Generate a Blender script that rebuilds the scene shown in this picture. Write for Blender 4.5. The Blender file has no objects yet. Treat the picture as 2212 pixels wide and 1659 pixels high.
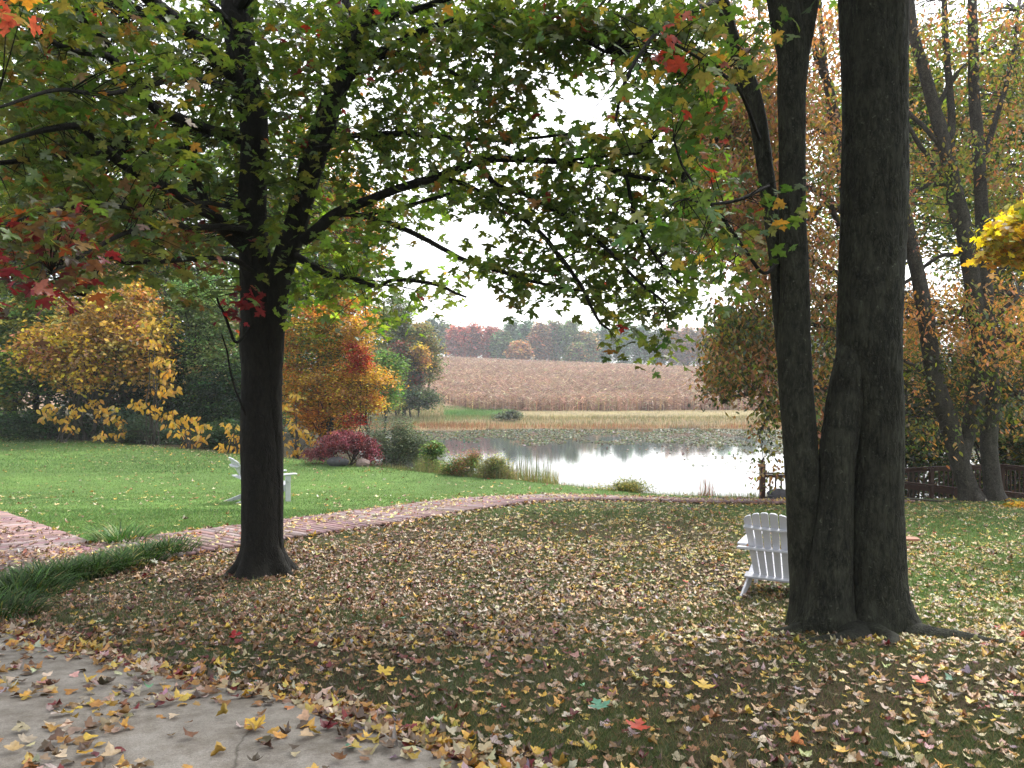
import bpy, bmesh, math
import numpy as np
from mathutils import Vector

sc = bpy.context.scene
# ------------------------------------------------------------------ camera
F = 1736.0                       # focal length in reference pixels (2212 x 1659)
CU, CV = 1106.0, 829.5
PITCH = math.atan((829.5 - 812.0) / F)
CAMZ = 1.65
cam_d = bpy.data.cameras.new("camera")
cam = bpy.data.objects.new("camera", cam_d)
sc.collection.objects.link(cam)
cam.location = (0, 0, CAMZ)
cam.rotation_euler = (math.radians(90) - PITCH, 0, 0)
cam_d.sensor_fit = 'HORIZONTAL'
cam_d.angle = 2 * math.atan(CU / F)
cam_d.clip_start = 0.05
cam_d.clip_end = 3000
sc.camera = cam
# ------------------------------------------------------------------ world, sun, exposure
SUN_EL, SUN_AZ = math.radians(52), math.radians(35)     # azimuth measured from +Y (ahead) towards +X
world = bpy.data.worlds.new("World")
sc.world = world
world.use_nodes = True
wn = world.node_tree
wn.nodes.clear()
wo = wn.nodes.new("ShaderNodeOutputWorld")
bg = wn.nodes.new("ShaderNodeBackground")
sky = wn.nodes.new("ShaderNodeTexSky")
sky.sky_type = 'NISHITA'
sky.sun_disc = False
sky.sun_elevation = SUN_EL
sky.sun_rotation = SUN_AZ
sky.dust_density = 3.0
sky.air_density = 1.0
hs = wn.nodes.new("ShaderNodeHueSaturation")
hs.inputs["Saturation"].default_value = 0.16
wn.links.new(sky.outputs[0], hs.inputs["Color"])
wn.links.new(hs.outputs[0], bg.inputs[0])
bg.inputs[1].default_value = 0.15
wn.links.new(bg.outputs[0], wo.inputs[0])
sd = bpy.data.lights.new("sun", 'SUN')
sd.energy = 1.0
sd.angle = math.radians(20)
sd.color = (1.0, 0.96, 0.9)
sun = bpy.data.objects.new("sun", sd)
sc.collection.objects.link(sun)
_sd = Vector((math.sin(SUN_AZ) * math.cos(SUN_EL), math.cos(SUN_AZ) * math.cos(SUN_EL), math.sin(SUN_EL)))
sun.rotation_euler = _sd.to_track_quat('Z', 'Y').to_euler()
sc.view_settings.view_transform = 'Standard'
sc.view_settings.look = 'None'
sc.view_settings.gamma = 1.0
sc.view_settings.use_curve_mapping = False
sc.view_settings.exposure = 1.68
sc.cycles.use_denoising = True
sc.cycles.max_bounces = 8
sc.cycles.diffuse_bounces = 4
sc.cycles.transmission_bounces = 4
sc.cycles.volume_bounces = 1
sc.cycles.transparent_max_bounces = 6
sc.cycles.caustics_reflective = False
sc.cycles.caustics_refractive = False
sc.cycles.sample_clamp_indirect = 6

# ------------------------------------------------------------------ helpers
cp, sp = math.cos(PITCH), math.sin(PITCH)
def P(u, v, Y):
    """world point at depth Y (metres ahead) seen at reference pixel (u, v)"""
    u = np.asarray(u, float); v = np.asarray(v, float); Y = np.asarray(Y, float)
    a = (CV - v) / F
    fy = cp + sp * a
    fz = -sp + cp * a
    return np.stack([(u - CU) / F / fy * Y, Y + 0 * u, CAMZ + fz / fy * Y], -1)

def to_px(p):
    d = p[1]; 
    a = (p[2] - CAMZ) / d
    al = (a * cp + sp) / (cp - a * sp)
    fy = cp + sp * al
    return CU + p[0] / d * F * fy, CV - al * F
def hsh(i, j, k, s):
    h = (i.astype(np.int64) * 374761393 + j.astype(np.int64) * 668265263 + k.astype(np.int64) * 2147483647 + s * 974634777) & 0xFFFFFFFF
    h = ((h ^ (h >> 13)) * 1274126177) & 0xFFFFFFFF
    h = ((h ^ (h >> 16)) * 2246822519) & 0xFFFFFFFF
    h = h ^ (h >> 15)
    return (h & 0xFFFFFF) / float(0xFFFFFF)
def noise3(x, y, z, s=0):
    x = np.asarray(x, float); y = np.asarray(y, float) + 0 * x; z = np.asarray(z, float) + 0 * x
    i, j, k = np.floor(x), np.floor(y), np.floor(z)
    fx, fy, fz = x - i, y - j, z - k
    fx = fx * fx * (3 - 2 * fx); fy = fy * fy * (3 - 2 * fy); fz = fz * fz * (3 - 2 * fz)
    r = 0
    for a in (0, 1):
        for b in (0, 1):
            for c in (0, 1):
                w = (fx if a else 1 - fx) * (fy if b else 1 - fy) * (fz if c else 1 - fz)
                r = r + w * hsh(i + a, j + b, k + c, s)
    return r
def fbm(x, y, z=0.0, s=0, o=3):
    r, a, t, f = 0, 1.0, 0, 1.0
    for q in range(o):
        r = r + a * noise3(np.asarray(x) * f, np.asarray(y) * f, np.asarray(z) * f, s + q)
        t += a; a *= .5; f *= 2.03
    return r / t
def sstep(a, b, x):
    t = np.clip((x - a) / (b - a), 0, 1)
    return t * t * (3 - 2 * t)

# ---- terrain
_ty = np.array([-60, 0, 3.5, 5, 7, 8.75, 10.2, 12, 15, 18, 20, 22, 25, 30, 39, 60])
_td = np.array([1.6, 1.65, 1.72, 1.90, 2.19, 2.39, 2.44, 2.48, 2.61, 2.80, 3.00, 3.19, 3.17, 3.09, 3.0, 3.0])
_fy = np.arange(-60, 60, .1)
_fd = np.interp(_fy, _ty, _td)
_k = np.hanning(19); _k /= _k.sum()
_fd = np.convolve(np.pad(_fd, 9, mode='edge'), _k, mode='valid')
WATER = CAMZ - 5.5
def y_edge(x):
    return np.interp(x, [-80, -24, -15, -8.7, -1.5, 3.7, 6.2, 12, 30, 80], [44, 39, 34, 30, 25, 22.3, 21.6, 20.8, 18.5, 16])
def x_left(y):
    return np.interp(y, [28, 34, 45, 60, 80, 84, 200], [-3, -5.5, -8, -11.5, -15, -20, -120])
def G(x, y, rough=True):
    x = np.asarray(x, float); y = np.asarray(y, float)
    ye = y_edge(x)
    e = y - ye
    d = np.interp(np.minimum(y, ye), _fy, _fd)
    d = d + .15 * sstep(0, 5, x) * sstep(14, 19, y)
    slope = np.interp(x, [-60, -16, -7, 0, 80], [.02, .05, .2, .3, .3])
    ep = np.maximum(e, 0)
    zn = CAMZ - d - slope * (np.sqrt(ep * ep + 1.0) - 1.0)
    zl = WATER + np.clip(.16 * (x_left(y) - x), -1.2, 2.2) - 3 * sstep(86, 110, y)
    zr = WATER + np.clip(.08 * (x - 70), -1.2, 1.5)
    crest = np.interp(x, [-200, -40, -23, 59, 120, 300], [4, 6.1, 5.95, 2.65, 2.0, 2])
    f = y - (82 + 1.2 * np.sin(x * .11) + .8 * np.sin(x * .37 + 1))
    t = np.interp(f, [-12, -2, 0, 2, 8, 28, 44], [-1.2, -.4, 0, .22, .5, .7, 1.5])
    tt = np.clip((f - 44) / (178 - 44), 0, 1)
    far = WATER + t + (crest - WATER - 1.5) * (tt * (2 - tt) * .5 + tt * .5) - sstep(185, 420, f) * 3
    z = np.maximum(np.maximum(zn, np.maximum(zl, zr)), np.where(y > 60, far, -99))
    z = np.maximum(z, WATER - 1.2)
    if rough:
        near = sstep(3.0, 9.0, y) * (1 - sstep(45, 70, y))
        z = z + (fbm(x * .9, y * .9, 0, 3) - .5) * .05 * near + (noise3(x * 5, y * 5, 0, 9) - .5) * .012 * near
    return z
def hit(u, v, y0=2.0, y1=60.0):
    """plan position where the ray through a pixel meets the ground"""
    Y = np.linspace(y0, y1, 1200)
    p = P(np.full_like(Y, u), np.full_like(Y, v), Y)
    b = p[:, 2] < G(p[:, 0], p[:, 1], False)
    k = int(np.argmax(b)) if b.any() else len(Y) - 1
    return p[k, 0], p[k, 1]

# ---- object helpers
C = sc.collection
def tag(o, label=None, cat=None, group=None, kind=None):
    if label: o["label"] = label
    if cat: o["category"] = cat
    if group: o["group"] = group
    if kind: o["kind"] = kind
    return o
def empty(name, loc, label, cat, group=None, rz=0.0):
    o = bpy.data.objects.new(name, None)
    C.objects.link(o)
    o.location = [float(c) for c in loc]; o.rotation_euler = (0, 0, rz)
    o.empty_display_size = .2
    return tag(o, label, cat, group)
def raw_mesh(name, V, loops, starts, mat, parent=None, col=None, smooth=False, world_coords=True):
    me = bpy.data.meshes.new(name)
    V = np.asarray(V, np.float32)
    if parent is not None and world_coords:
        V = V - np.array(parent.location, np.float32)[None]
    me.vertices.add(len(V)); me.vertices.foreach_set("co", V.ravel())
    loops = np.asarray(loops, np.int32); starts = np.asarray(starts, np.int32)
    me.loops.add(len(loops)); me.loops.foreach_set("vertex_index", loops)
    me.polygons.add(len(starts)); me.polygons.foreach_set("loop_start", starts)
    if smooth:
        me.polygons.foreach_set("use_smooth", np.ones(len(starts), bool))
    me.update(calc_edges=True)
    if col is not None:
        a = me.color_attributes.new("Col", 'FLOAT_COLOR', 'POINT')
        c4 = np.ones((len(V), 4), np.float32); c4[:, :3] = col
        a.data.foreach_set("color", c4.ravel())
    me.materials.append(mat)
    o = bpy.data.objects.new(name, me)
    C.objects.link(o)
    if parent is not None: o.parent = parent
    return o
def tri_mesh(name, V, T, mat, parent=None, col=None, smooth=False, wc=True):
    T = np.asarray(T, np.int32)
    n = T.shape[1]
    return raw_mesh(name, V, T.ravel(), np.arange(len(T)) * n, mat, parent, col, smooth, wc)
def norm(a):
    return a / np.maximum(np.linalg.norm(a, axis=-1, keepdims=True), 1e-9)
def frames(ax, nr):
    X = norm(ax); Z = norm(nr - (nr * X).sum(-1, keepdims=True) * X)
    Y = np.cross(Z, X)
    return X, Y, Z
class Bag:
    """collects leaf instances, builds one mesh"""
    def __init__(s): s.V = []; s.T = []; s.C = []; s.n = 0
    def add(s, tmpl, pos, ax, nr, scale, col, curl=None):
        V0, T0 = tmpl
        n, m = len(pos), len(V0)
        if n == 0: return
        X, Y, Z = frames(ax, nr)
        x, y = V0[None, :, 0], V0[None, :, 1]
        z = V0[None, :, 2]
        if curl is not None:
            z = z + curl[:, 0:1] * (x - .3) ** 2 + curl[:, 1:2] * y ** 2 + curl[:, 2:3] * np.abs(y)
        sc_ = np.asarray(scale).reshape(-1, 1, 1)
        V = pos[:, None, :] + sc_ * ((x + 0 * z)[..., None] * X[:, None] + (y + 0 * z)[..., None] * Y[:, None] + (z + 0 * x)[..., None] * Z[:, None])
        s.V.append(V.reshape(-1, 3).astype(np.float32))
        s.T.append((T0[None] + (np.arange(n) * m)[:, None, None] + s.n).reshape(-1, T0.shape[1]).astype(np.int32))
        s.C.append(np.repeat(col, m, 0).astype(np.float32))
        s.n += n * m
    def build(s, name, mat, parent=None, smooth=False):
        return tri_mesh(name, np.concatenate(s.V), np.concatenate(s.T), mat, parent, np.clip(np.concatenate(s.C), 0, 1), smooth)
def fan(half, cx=.25, base=(0, 0)):
    pts = [base] + half + [(x, -y) for x, y in half[::-1] if y != 0]
    V = np.array([(cx, 0, 0)] + [(x, y, 0) for x, y in pts], float)
    n = len(pts)
    T = np.array([(0, 1 + i, 1 + (i + 1) % n) for i in range(n)])
    return V, T
MAPLE = fan([(-.02, .04), (-.16, .30), (.05, .27), (.07, .46), (.33, .66), (.36, .42), (.47, .40), (.36, .20), (.58, .19), (.68, .31), (.78, .11), (1.0, 0)])
MAPLE_S = fan([(-.14, .30), (.08, .24), (.34, .64), (.36, .19), (.66, .29), (1.0, 0)])
OVAL = fan([(.15, .17), (.45, .24), (.8, .12), (1.0, 0)], .45)
NARROW = fan([(.2, .13), (.5, .17), (1.0, 0)], .45)
RHOMB = (np.array([(0, 0, 0), (.5, .33, .05), (1, 0, 0), (.5, -.33, .05)], float), np.array([(0, 1, 2), (0, 2, 3)]))
CLUMP = fan([(.0, .5), (.35, .28), (.55, .6), (.75, .2), (1.1, .05), (1.0, 0)], .4)
BLADE = (np.array([(0, -.06, 0), (0, .06, 0), (.55, .04, .0), (.55, -.04, .0), (1, 0, .0)], float), np.array([(0, 1, 2), (0, 2, 3), (3, 2, 4)]))
SPIKE = (np.array([(0, -.5, 0), (0, .5, 0), (1, 0, 0)], float), np.array([(0, 1, 2)]))
HEX = (np.array([(math.cos(a) , math.sin(a), 0) for a in np.linspace(0, 2 * math.pi, 8)[:-1]], float), np.array([(0, i, i + 1) for i in range(1, 6)]))

FALL = fan([(-.04, .10), (-.14, .28), (.04, .32), (.12, .48), (.34, .58), (.42, .44), (.50, .36), (.48, .26), (.64, .24), (.72, .24), (.82, .10), (.96, 0)])
def pick(rng, pal, n, jit=.18):
    """pal: list of (weight, (r,g,b)); returns jittered colours"""
    w = np.array([p[0] for p in pal], float); w /= w.sum()
    k = rng.choice(len(pal), n, p=w)
    c = np.array([p[1] for p in pal], float)[k]
    c = c * (1 + jit * rng.standard_normal((n, 1))) * (1 + .5 * jit * rng.standard_normal((n, 3)))
    return np.clip(c, .004, .95)

class Wood:
    """collects tapered tubes"""
    def __init__(s): s.V = []; s.Q = []; s.n = 0
    def tube(s, pts, rad, sides=6, disp=None):
        pts = np.asarray(pts, float); rad = np.asarray(rad, float)
        m = len(pts)
        tg = norm(np.gradient(pts, axis=0))
        ref = np.array([0, 1.0, 0]) if abs(tg[:, 1]).mean() < .8 else np.array([1.0, 0, 0])
        X = norm(np.cross(tg, ref[None])); Y = np.cross(tg, X)
        a = np.linspace(0, 2 * math.pi, sides, endpoint=False)
        r = np.broadcast_to(rad[:, None], (m, sides))
        if disp is not None: r = disp(pts, a, r, X, Y)
        V = pts[:, None] + r[..., None] * (np.cos(a)[None, :, None] * X[:, None] + np.sin(a)[None, :, None] * Y[:, None])
        i = np.arange(m - 1)[:, None] * sides; j = np.arange(sides)[None]
        q = np.stack([i + j, i + (j + 1) % sides, i + sides + (j + 1) % sides, i + sides + j], -1).reshape(-1, 4) + s.n
        s.V.append(V.reshape(-1, 3)); s.Q.append(q); s.n += m * sides
    def build(s, name, mat, parent=None):
        return tri_mesh(name, np.concatenate(s.V), np.concatenate(s.Q), mat, parent, None, True)
def catmull(pts, n):
    pts = np.asarray(pts, float)
    t = np.linspace(0, len(pts) - 1, n)
    p = np.vstack([2 * pts[0] - pts[1], pts, 2 * pts[-1] - pts[-2]])
    i = np.minimum(t.astype(int), len(pts) - 2); f = (t - i)[:, None]
    a, b, c, d = p[i], p[i + 1], p[i + 2], p[i + 3]
    return .5 * ((2 * b) + (-a + c) * f + (2 * a - 5 * b + 4 * c - d) * f ** 2 + (-a + 3 * b - 3 * c + d) * f ** 3)
def wig(rng, p0, p1, n, amp, sag=0.0):
    """a slightly crooked line from p0 to p1"""
    t = np.linspace(0, 1, n)[:, None]
    L = np.linalg.norm(p1 - p0)
    p = p0 + (p1 - p0) * t
    w = rng.standard_normal((n, 3)); w = np.cumsum(w, 0); w -= w[0] + (w[-1] - w[0]) * t
    p = p + w * amp * L / n
    p[:, 2] += (sag * L * 4 * t * (1 - t))[:, 0]
    return p

# ------------------------------------------------------------------ materials
def new_mat(name):
    m = bpy.data.materials.new(name); m.use_nodes = True
    nt = m.node_tree; nt.nodes.clear()
    return m, nt, nt.nodes, nt.links
def out(nt, sh, vol=None):
    o = nt.nodes.new("ShaderNodeOutputMaterial")
    if sh is not None: nt.links.new(sh, o.inputs["Surface"])
    return o
def ramp(nd, lk, src, stops):
    r = nd.new("ShaderNodeValToRGB")
    els = r.color_ramp.elements
    while len(els) < len(stops): els.new(.5)
    for e, (p, c) in zip(els, stops):
        e.position = p; e.color = (*c, 1) if len(c) == 3 else c
    lk.new(src, r.inputs[0])
    return r.outputs[0]
def noise_n(nd, lk, vec, scale, detail=4, rough=.55, dist=0.0):
    n = nd.new("ShaderNodeTexNoise"); n.inputs["Scale"].default_value = scale
    n.inputs["Detail"].default_value = detail; n.inputs["Roughness"].default_value = rough
    n.inputs["Distortion"].default_value = dist
    if vec is not None: lk.new(vec, n.inputs["Vector"])
    return n.outputs["Fac"]
def mapping(nd, lk, vec, scale):
    m = nd.new("ShaderNodeMapping"); m.inputs["Scale"].default_value = scale
    lk.new(vec, m.inputs["Vector"]); return m.outputs[0]
def mixc(nd, lk, a, b, fac, mode='MIX'):
    m = nd.new("ShaderNodeMix"); m.data_type = 'RGBA'; m.blend_type = mode
    for s, i in ((fac, 0), (a, 6), (b, 7)):
        if hasattr(s, "links"): lk.new(s, m.inputs[i])
        elif i == 0: m.inputs[i].default_value = s
        else: m.inputs[i].default_value = (*s, 1)
    return m.outputs[2]
def leaf_mat(name, trans=.45, gloss=.06, tint=(1.15, 1.1, .6)):
    m, nt, nd, lk = new_mat(name)
    at = nd.new("ShaderNodeAttribute"); at.attribute_name = "Col"
    ge = nd.new("ShaderNodeNewGeometry")
    nz = noise_n(nd, lk, ge.outputs["Position"], 38, 2)
    base = mixc(nd, lk, at.outputs["Color"], ramp(nd, lk, nz, [(.3, (.72, .72, .72)), (.7, (1.2, 1.2, 1.2))]), 1.0, 'MULTIPLY')
    df = nd.new("ShaderNodeBsdfDiffuse"); lk.new(base, df.inputs[0])
    tr = nd.new("ShaderNodeBsdfTranslucent")
    tc = mixc(nd, lk, base, tint, 1.0, 'MULTIPLY'); lk.new(tc, tr.inputs[0])
    mx = nd.new("ShaderNodeMixShader"); mx.inputs[0].default_value = trans
    lk.new(df.outputs[0], mx.inputs[1]); lk.new(tr.outputs[0], mx.inputs[2])
    gl = nd.new("ShaderNodeBsdfGlossy"); gl.inputs["Roughness"].default_value = .42
    gl.inputs[0].default_value = (1, 1, 1, 1)
    m2 = nd.new("ShaderNodeMixShader"); m2.inputs[0].default_value = gloss
    lk.new(mx.outputs[0], m2.inputs[1]); lk.new(gl.outputs[0], m2.inputs[2])
    out(nt, m2.outputs[0])
    return m
M = {}
M['leaf'] = leaf_mat("maple_leaf", .58, .045, (1.35, 1.3, .55))
M['leaf_far'] = leaf_mat("tree_leaf", .36, .02, (1.1, 1.05, .7))
M['litter'] = leaf_mat("dry_leaf", .12, .05, (1.1, 1, .8))
M['grass'] = leaf_mat("grass_blade", .3, .04, (1.1, 1.15, .6))
M['strap'] = leaf_mat("strap_leaf", .2, .02, (1.1, 1.15, .6))

def bark_mat(name, dark, light, sc_=1.0, stretch=.16, lichen=.25, bump=1.0):
    m, nt, nd, lk = new_mat(name)
    tc = nd.new("ShaderNodeTexCoord"); v = tc.outputs["Object"]
    a = noise_n(nd, lk, mapping(nd, lk, v, (30 * sc_, 30 * sc_, 30 * sc_ * stretch * 1.7)), 1.0, 8, .66, .9)
    b = noise_n(nd, lk, mapping(nd, lk, v, (9 * sc_, 9 * sc_, 2.2 * sc_)), 1.0, 5, .6, .3)
    vo = nd.new("ShaderNodeTexVoronoi"); vo.feature = 'DISTANCE_TO_EDGE'
    vo.inputs["Scale"].default_value = 1.0
    wv = nd.new("ShaderNodeTexNoise"); wv.inputs["Scale"].default_value = 16 * sc_; wv.inputs["Detail"].default_value = 5; lk.new(v, wv.inputs["Vector"])
    wm = nd.new("ShaderNodeMix"); wm.data_type = 'VECTOR'; wm.inputs[0].default_value = .07
    lk.new(v, wm.inputs[4]); lk.new(wv.outputs["Color"], wm.inputs[5])
    lk.new(mapping(nd, lk, wm.outputs[1], (52 * sc_, 52 * sc_, 52 * sc_ * stretch)), vo.inputs["Vector"])
    crack0 = ramp(nd, lk, vo.outputs["Distance"], [(0.0, (0, 0, 0)), (.30, (1, 1, 1))])
    patch = noise_n(nd, lk, v, 7 * sc_, 3)
    crack = mixc(nd, lk, crack0, (.8, .8, .8), ramp(nd, lk, patch, [(.38, (0, 0, 0)), (.62, (.85, .85, .85))]))
    mid = tuple((x + y) / 2 for x, y in zip(dark, light))
    c = ramp(nd, lk, a, [(.3, dark), (.5, mid), (.72, light)])
    c = mixc(nd, lk, c, crack, .7, 'MULTIPLY')
    c = mixc(nd, lk, c, ramp(nd, lk, b, [(.35, (.7, .68, .66)), (.65, (1.15, 1.15, 1.1))]), 1.0, 'MULTIPLY')
    li = noise_n(nd, lk, v, 26 * sc_, 6, .7)
    lf = ramp(nd, lk, li, [(.62, (0, 0, 0)), (.72, (lichen, lichen, lichen))])
    c = mixc(nd, lk, c, tuple(min(1, x * 2.6 + .03) for x in light), lf)
    ad = nd.new("ShaderNodeMath"); ad.operation = 'MULTIPLY_ADD'
    lk.new(crack, ad.inputs[0]); ad.inputs[1].default_value = .6; lk.new(a, ad.inputs[2])
    bp = nd.new("ShaderNodeBump"); bp.inputs["Strength"].default_value = bump; bp.inputs["Distance"].default_value = .012 / sc_
    lk.new(ad.outputs[0], bp.inputs["Height"])
    pr = nd.new("ShaderNodeBsdfPrincipled"); lk.new(c, pr.inputs["Base Color"])
    pr.inputs["Roughness"].default_value = .88; pr.inputs["Specular IOR Level"].default_value = .25
    lk.new(bp.outputs[0], pr.inputs["Normal"])
    out(nt, pr.outputs[0]); return m
M['bark'] = bark_mat("maple_bark", (.007, .007, .005), (.060, .064, .045), lichen=.6)
M['bark_dark'] = bark_mat("dark_bark", (.004, .004, .003), (.023, .021, .016), lichen=.12)
M['bark_cherry'] = bark_mat("cherry_bark", (.03, .026, .023), (.15, .135, .12), 1.1, .5, .35)
M['bark_far'] = bark_mat("tree_bark", (.04, .034, .028), (.12, .105, .09), .5, .2, .1, .3)

def ground_mat():
    m, nt, nd, lk = new_mat("ground_soil_and_turf")
    at = nd.new("ShaderNodeAttribute"); at.attribute_name = "Col"
    ge = nd.new("ShaderNodeNewGeometry"); v = ge.outputs["Position"]
    a = noise_n(nd, lk, v, 1.3, 6, .6); b = noise_n(nd, lk, v, 30, 5, .7); g = noise_n(nd, lk, v, .22, 3)
    c = mixc(nd, lk, at.outputs["Color"], ramp(nd, lk, a, [(.3, (.75, .74, .7)), (.7, (1.2, 1.2, 1.15))]), 1.0, 'MULTIPLY')
    c = mixc(nd, lk, c, ramp(nd, lk, b, [(.3, (.55, .55, .55)), (.7, (1.4, 1.38, 1.3))]), 1.0, 'MULTIPLY')
    c = mixc(nd, lk, c, ramp(nd, lk, g, [(.35, (.88, .86, .9)), (.65, (1.1, 1.1, 1.0))]), 1.0, 'MULTIPLY')
    bp = nd.new("ShaderNodeBump"); bp.inputs["Strength"].default_value = .6; bp.inputs["Distance"].default_value = .02
    lk.new(b, bp.inputs["Height"])
    pr = nd.new("ShaderNodeBsdfPrincipled"); lk.new(c, pr.inputs["Base Color"]); pr.inputs["Roughness"].default_value = .95
    pr.inputs["Specular IOR Level"].default_value = .1
    lk.new(bp.outputs[0], pr.inputs["Normal"]); out(nt, pr.outputs[0]); return m
M['ground'] = ground_mat()

def concrete_mat():
    m, nt, nd, lk = new_mat("patio_concrete")
    ge = nd.new("ShaderNodeNewGeometry"); v = ge.outputs["Position"]
    a = noise_n(nd, lk, v, 1.1, 5, .6); b = noise_n(nd, lk, v, 90, 3, .8); d = noise_n(nd, lk, v, 9, 5, .6)
    c = ramp(nd, lk, a, [(.3, (.22, .20, .175)), (.7, (.36, .33, .295))])
    c = mixc(nd, lk, c, ramp(nd, lk, b, [(.3, (.72, .71, .7)), (.7, (1.18, 1.18, 1.18))]), 1.0, 'MULTIPLY')
    c = mixc(nd, lk, c, ramp(nd, lk, d, [(.35, (.8, .78, .76)), (.6, (1.05, 1.05, 1.05))]), 1.0, 'MULTIPLY')
    vo = nd.new("ShaderNodeTexVoronoi"); vo.feature = 'DISTANCE_TO_EDGE'; vo.inputs["Scale"].default_value = .55
    w = nd.new("ShaderNodeTexNoise"); w.inputs["Scale"].default_value = 3; w.inputs["Detail"].default_value = 5; lk.new(v, w.inputs["Vector"])
    wm = nd.new("ShaderNodeMix"); wm.data_type = 'VECTOR'; wm.inputs[0].default_value = .14
    lk.new(v, wm.inputs[4]); lk.new(w.outputs["Color"], wm.inputs[5]); lk.new(wm.outputs[1], vo.inputs["Vector"])
    cr = ramp(nd, lk, vo.outputs["Distance"], [(0, (.35, .33, .3)), (.0035, (1, 1, 1))])
    sp_ = noise_n(nd, lk, v, 240, 2, .9)
    c = mixc(nd, lk, c, ramp(nd, lk, sp_, [(.36, (.55, .53, .5)), (.46, (1, 1, 1)), (.62, (1, 1, 1)), (.70, (1.35, 1.3, 1.25))]), 1.0, 'MULTIPLY')
    st = noise_n(nd, lk, v, 3.3, 7, .75)
    c = mixc(nd, lk, c, ramp(nd, lk, st, [(.36, (.62, .58, .52)), (.52, (1, 1, 1))]), .9, 'MULTIPLY')
    c = mixc(nd, lk, c, cr, .8, 'MULTIPLY')
    bp = nd.new("ShaderNodeBump"); bp.inputs["Strength"].default_value = .35; bp.inputs["Distance"].default_value = .004
    lk.new(b, bp.inputs["Height"])
    pr = nd.new("ShaderNodeBsdfPrincipled"); lk.new(c, pr.inputs["Base Color"]); pr.inputs["Roughness"].default_value = .9
    lk.new(bp.outputs[0], pr.inputs["Normal"]); out(nt, pr.outputs[0]); return m
M['concrete'] = concrete_mat()

def plank_mat(name, tint=(1, 1, 1), rough=.7):
    m, nt, nd, lk = new_mat(name)
    at = nd.new("ShaderNodeAttribute"); at.attribute_name = "Col"
    ge = nd.new("ShaderNodeNewGeometry"); v = ge.outputs["Position"]
    a = noise_n(nd, lk, v, 2.2, 6, .65); b = noise_n(nd, lk, v, 45, 4, .7)
    c = mixc(nd, lk, at.outputs["Color"], ramp(nd, lk, a, [(.3, (.74, .74, .78)), (.7, (1.22, 1.18, 1.15))]), 1.0, 'MULTIPLY')
    c = mixc(nd, lk, c, ramp(nd, lk, b, [(.3, (.8, .8, .8)), (.7, (1.15, 1.15, 1.15))]), 1.0, 'MULTIPLY')
    bp = nd.new("ShaderNodeBump"); bp.inputs["Strength"].default_value = .3; bp.inputs["Distance"].default_value = .004
    lk.new(b, bp.inputs["Height"])
    pr = nd.new("ShaderNodeBsdfPrincipled"); lk.new(c, pr.inputs["Base Color"]); pr.inputs["Roughness"].default_value = rough
    pr.inputs["Specular IOR Level"].default_value = .15
    lk.new(bp.outputs[0], pr.inputs["Normal"]); out(nt, pr.outputs[0]); return m
M['plank'] = plank_mat("boardwalk_planks")

def solid_mat(name, col, rough=.6, var=.12, scale=14, spec=.4, bump=.15, stretch=(1, 1, 1)):
    m, nt, nd, lk = new_mat(name)
    tc = nd.new("ShaderNodeTexCoord"); v = mapping(nd, lk, tc.outputs["Object"], stretch)
    a = noise_n(nd, lk, v, scale, 6, .65)
    c = ramp(nd, lk, a, [(.3, tuple(x * (1 - var) for x in col)), (.7, tuple(min(1, x * (1 + var)) for x in col))])
    bp = nd.new("ShaderNodeBump"); bp.inputs["Strength"].default_value = bump; bp.inputs["Distance"].default_value = .004
    lk.new(a, bp.inputs["Height"])
    pr = nd.new("ShaderNodeBsdfPrincipled"); lk.new(c, pr.inputs["Base Color"]); pr.inputs["Roughness"].default_value = rough
    pr.inputs["Specular IOR Level"].default_value = spec
    lk.new(bp.outputs[0], pr.inputs["Normal"]); out(nt, pr.outputs[0]); return m
M['white'] = solid_mat("white_paint", (.56, .57, .62), .45, .07, 9)  # white taken down to grey, the canopy's shade put into the paint
M['redwood'] = solid_mat("redwood_stain", (.34, .15, .09), .55, .25, 12, stretch=(1, 6, 1))
M['stain'] = solid_mat("dark_red_brown_stain", (.055, .022, .015), .55, .35, 12)
M['timber'] = solid_mat("weathered_timber", (.07, .062, .045), .85, .35, 9, stretch=(1, 1, 1))
M['rock'] = solid_mat("boulder_stone", (.22, .165, .15), .9, .35, 4, .2, .7)
M['rock_grey'] = solid_mat("grey_boulder_stone", (.09, .088, .095), .9, .35, 4, .2, .7)

def water_mat():
    m, nt, nd, lk = new_mat("pond_water")
    ge = nd.new("ShaderNodeNewGeometry"); v = ge.outputs["Position"]
    a = noise_n(nd, lk, mapping(nd, lk, v, (1.2, 2.6, 1)), 1.0, 4, .6)
    bp = nd.new("ShaderNodeBump"); bp.inputs["Strength"].default_value = .05; bp.inputs["Distance"].default_value = .02
    lk.new(a, bp.inputs["Height"])
    pr = nd.new("ShaderNodeBsdfPrincipled"); pr.inputs["Base Color"].default_value = (.035, .04, .035, 1)
    pr.inputs["Roughness"].default_value = .04; pr.inputs["IOR"].default_value = 1.33
    pr.inputs["Specular IOR Level"].default_value = .5
    lk.new(bp.outputs[0], pr.inputs["Normal"]); out(nt, pr.outputs[0]); return m
M['water'] = water_mat()

# ------------------------------------------------------------------ ground sheet
def axis(lo, hi, fine_lo, fine_hi, step, grow):
    a = list(np.arange(fine_lo, fine_hi + 1e-6, step))
    s = step
    while a[-1] < hi: s *= grow; a.append(a[-1] + s)
    s = step
    while a[0] > lo: s *= grow; a.insert(0, a[0] - s)
    return np.array(a)
xs = axis(-900, 900, -13, 13, .14, 1.045)
ys = axis(-60, 1500, 2.5, 26, .12, 1.035)
XX, YY = np.meshgrid(xs, ys)
ZZ = G(XX, YY)
def walk_dist(x, y): return None
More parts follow.
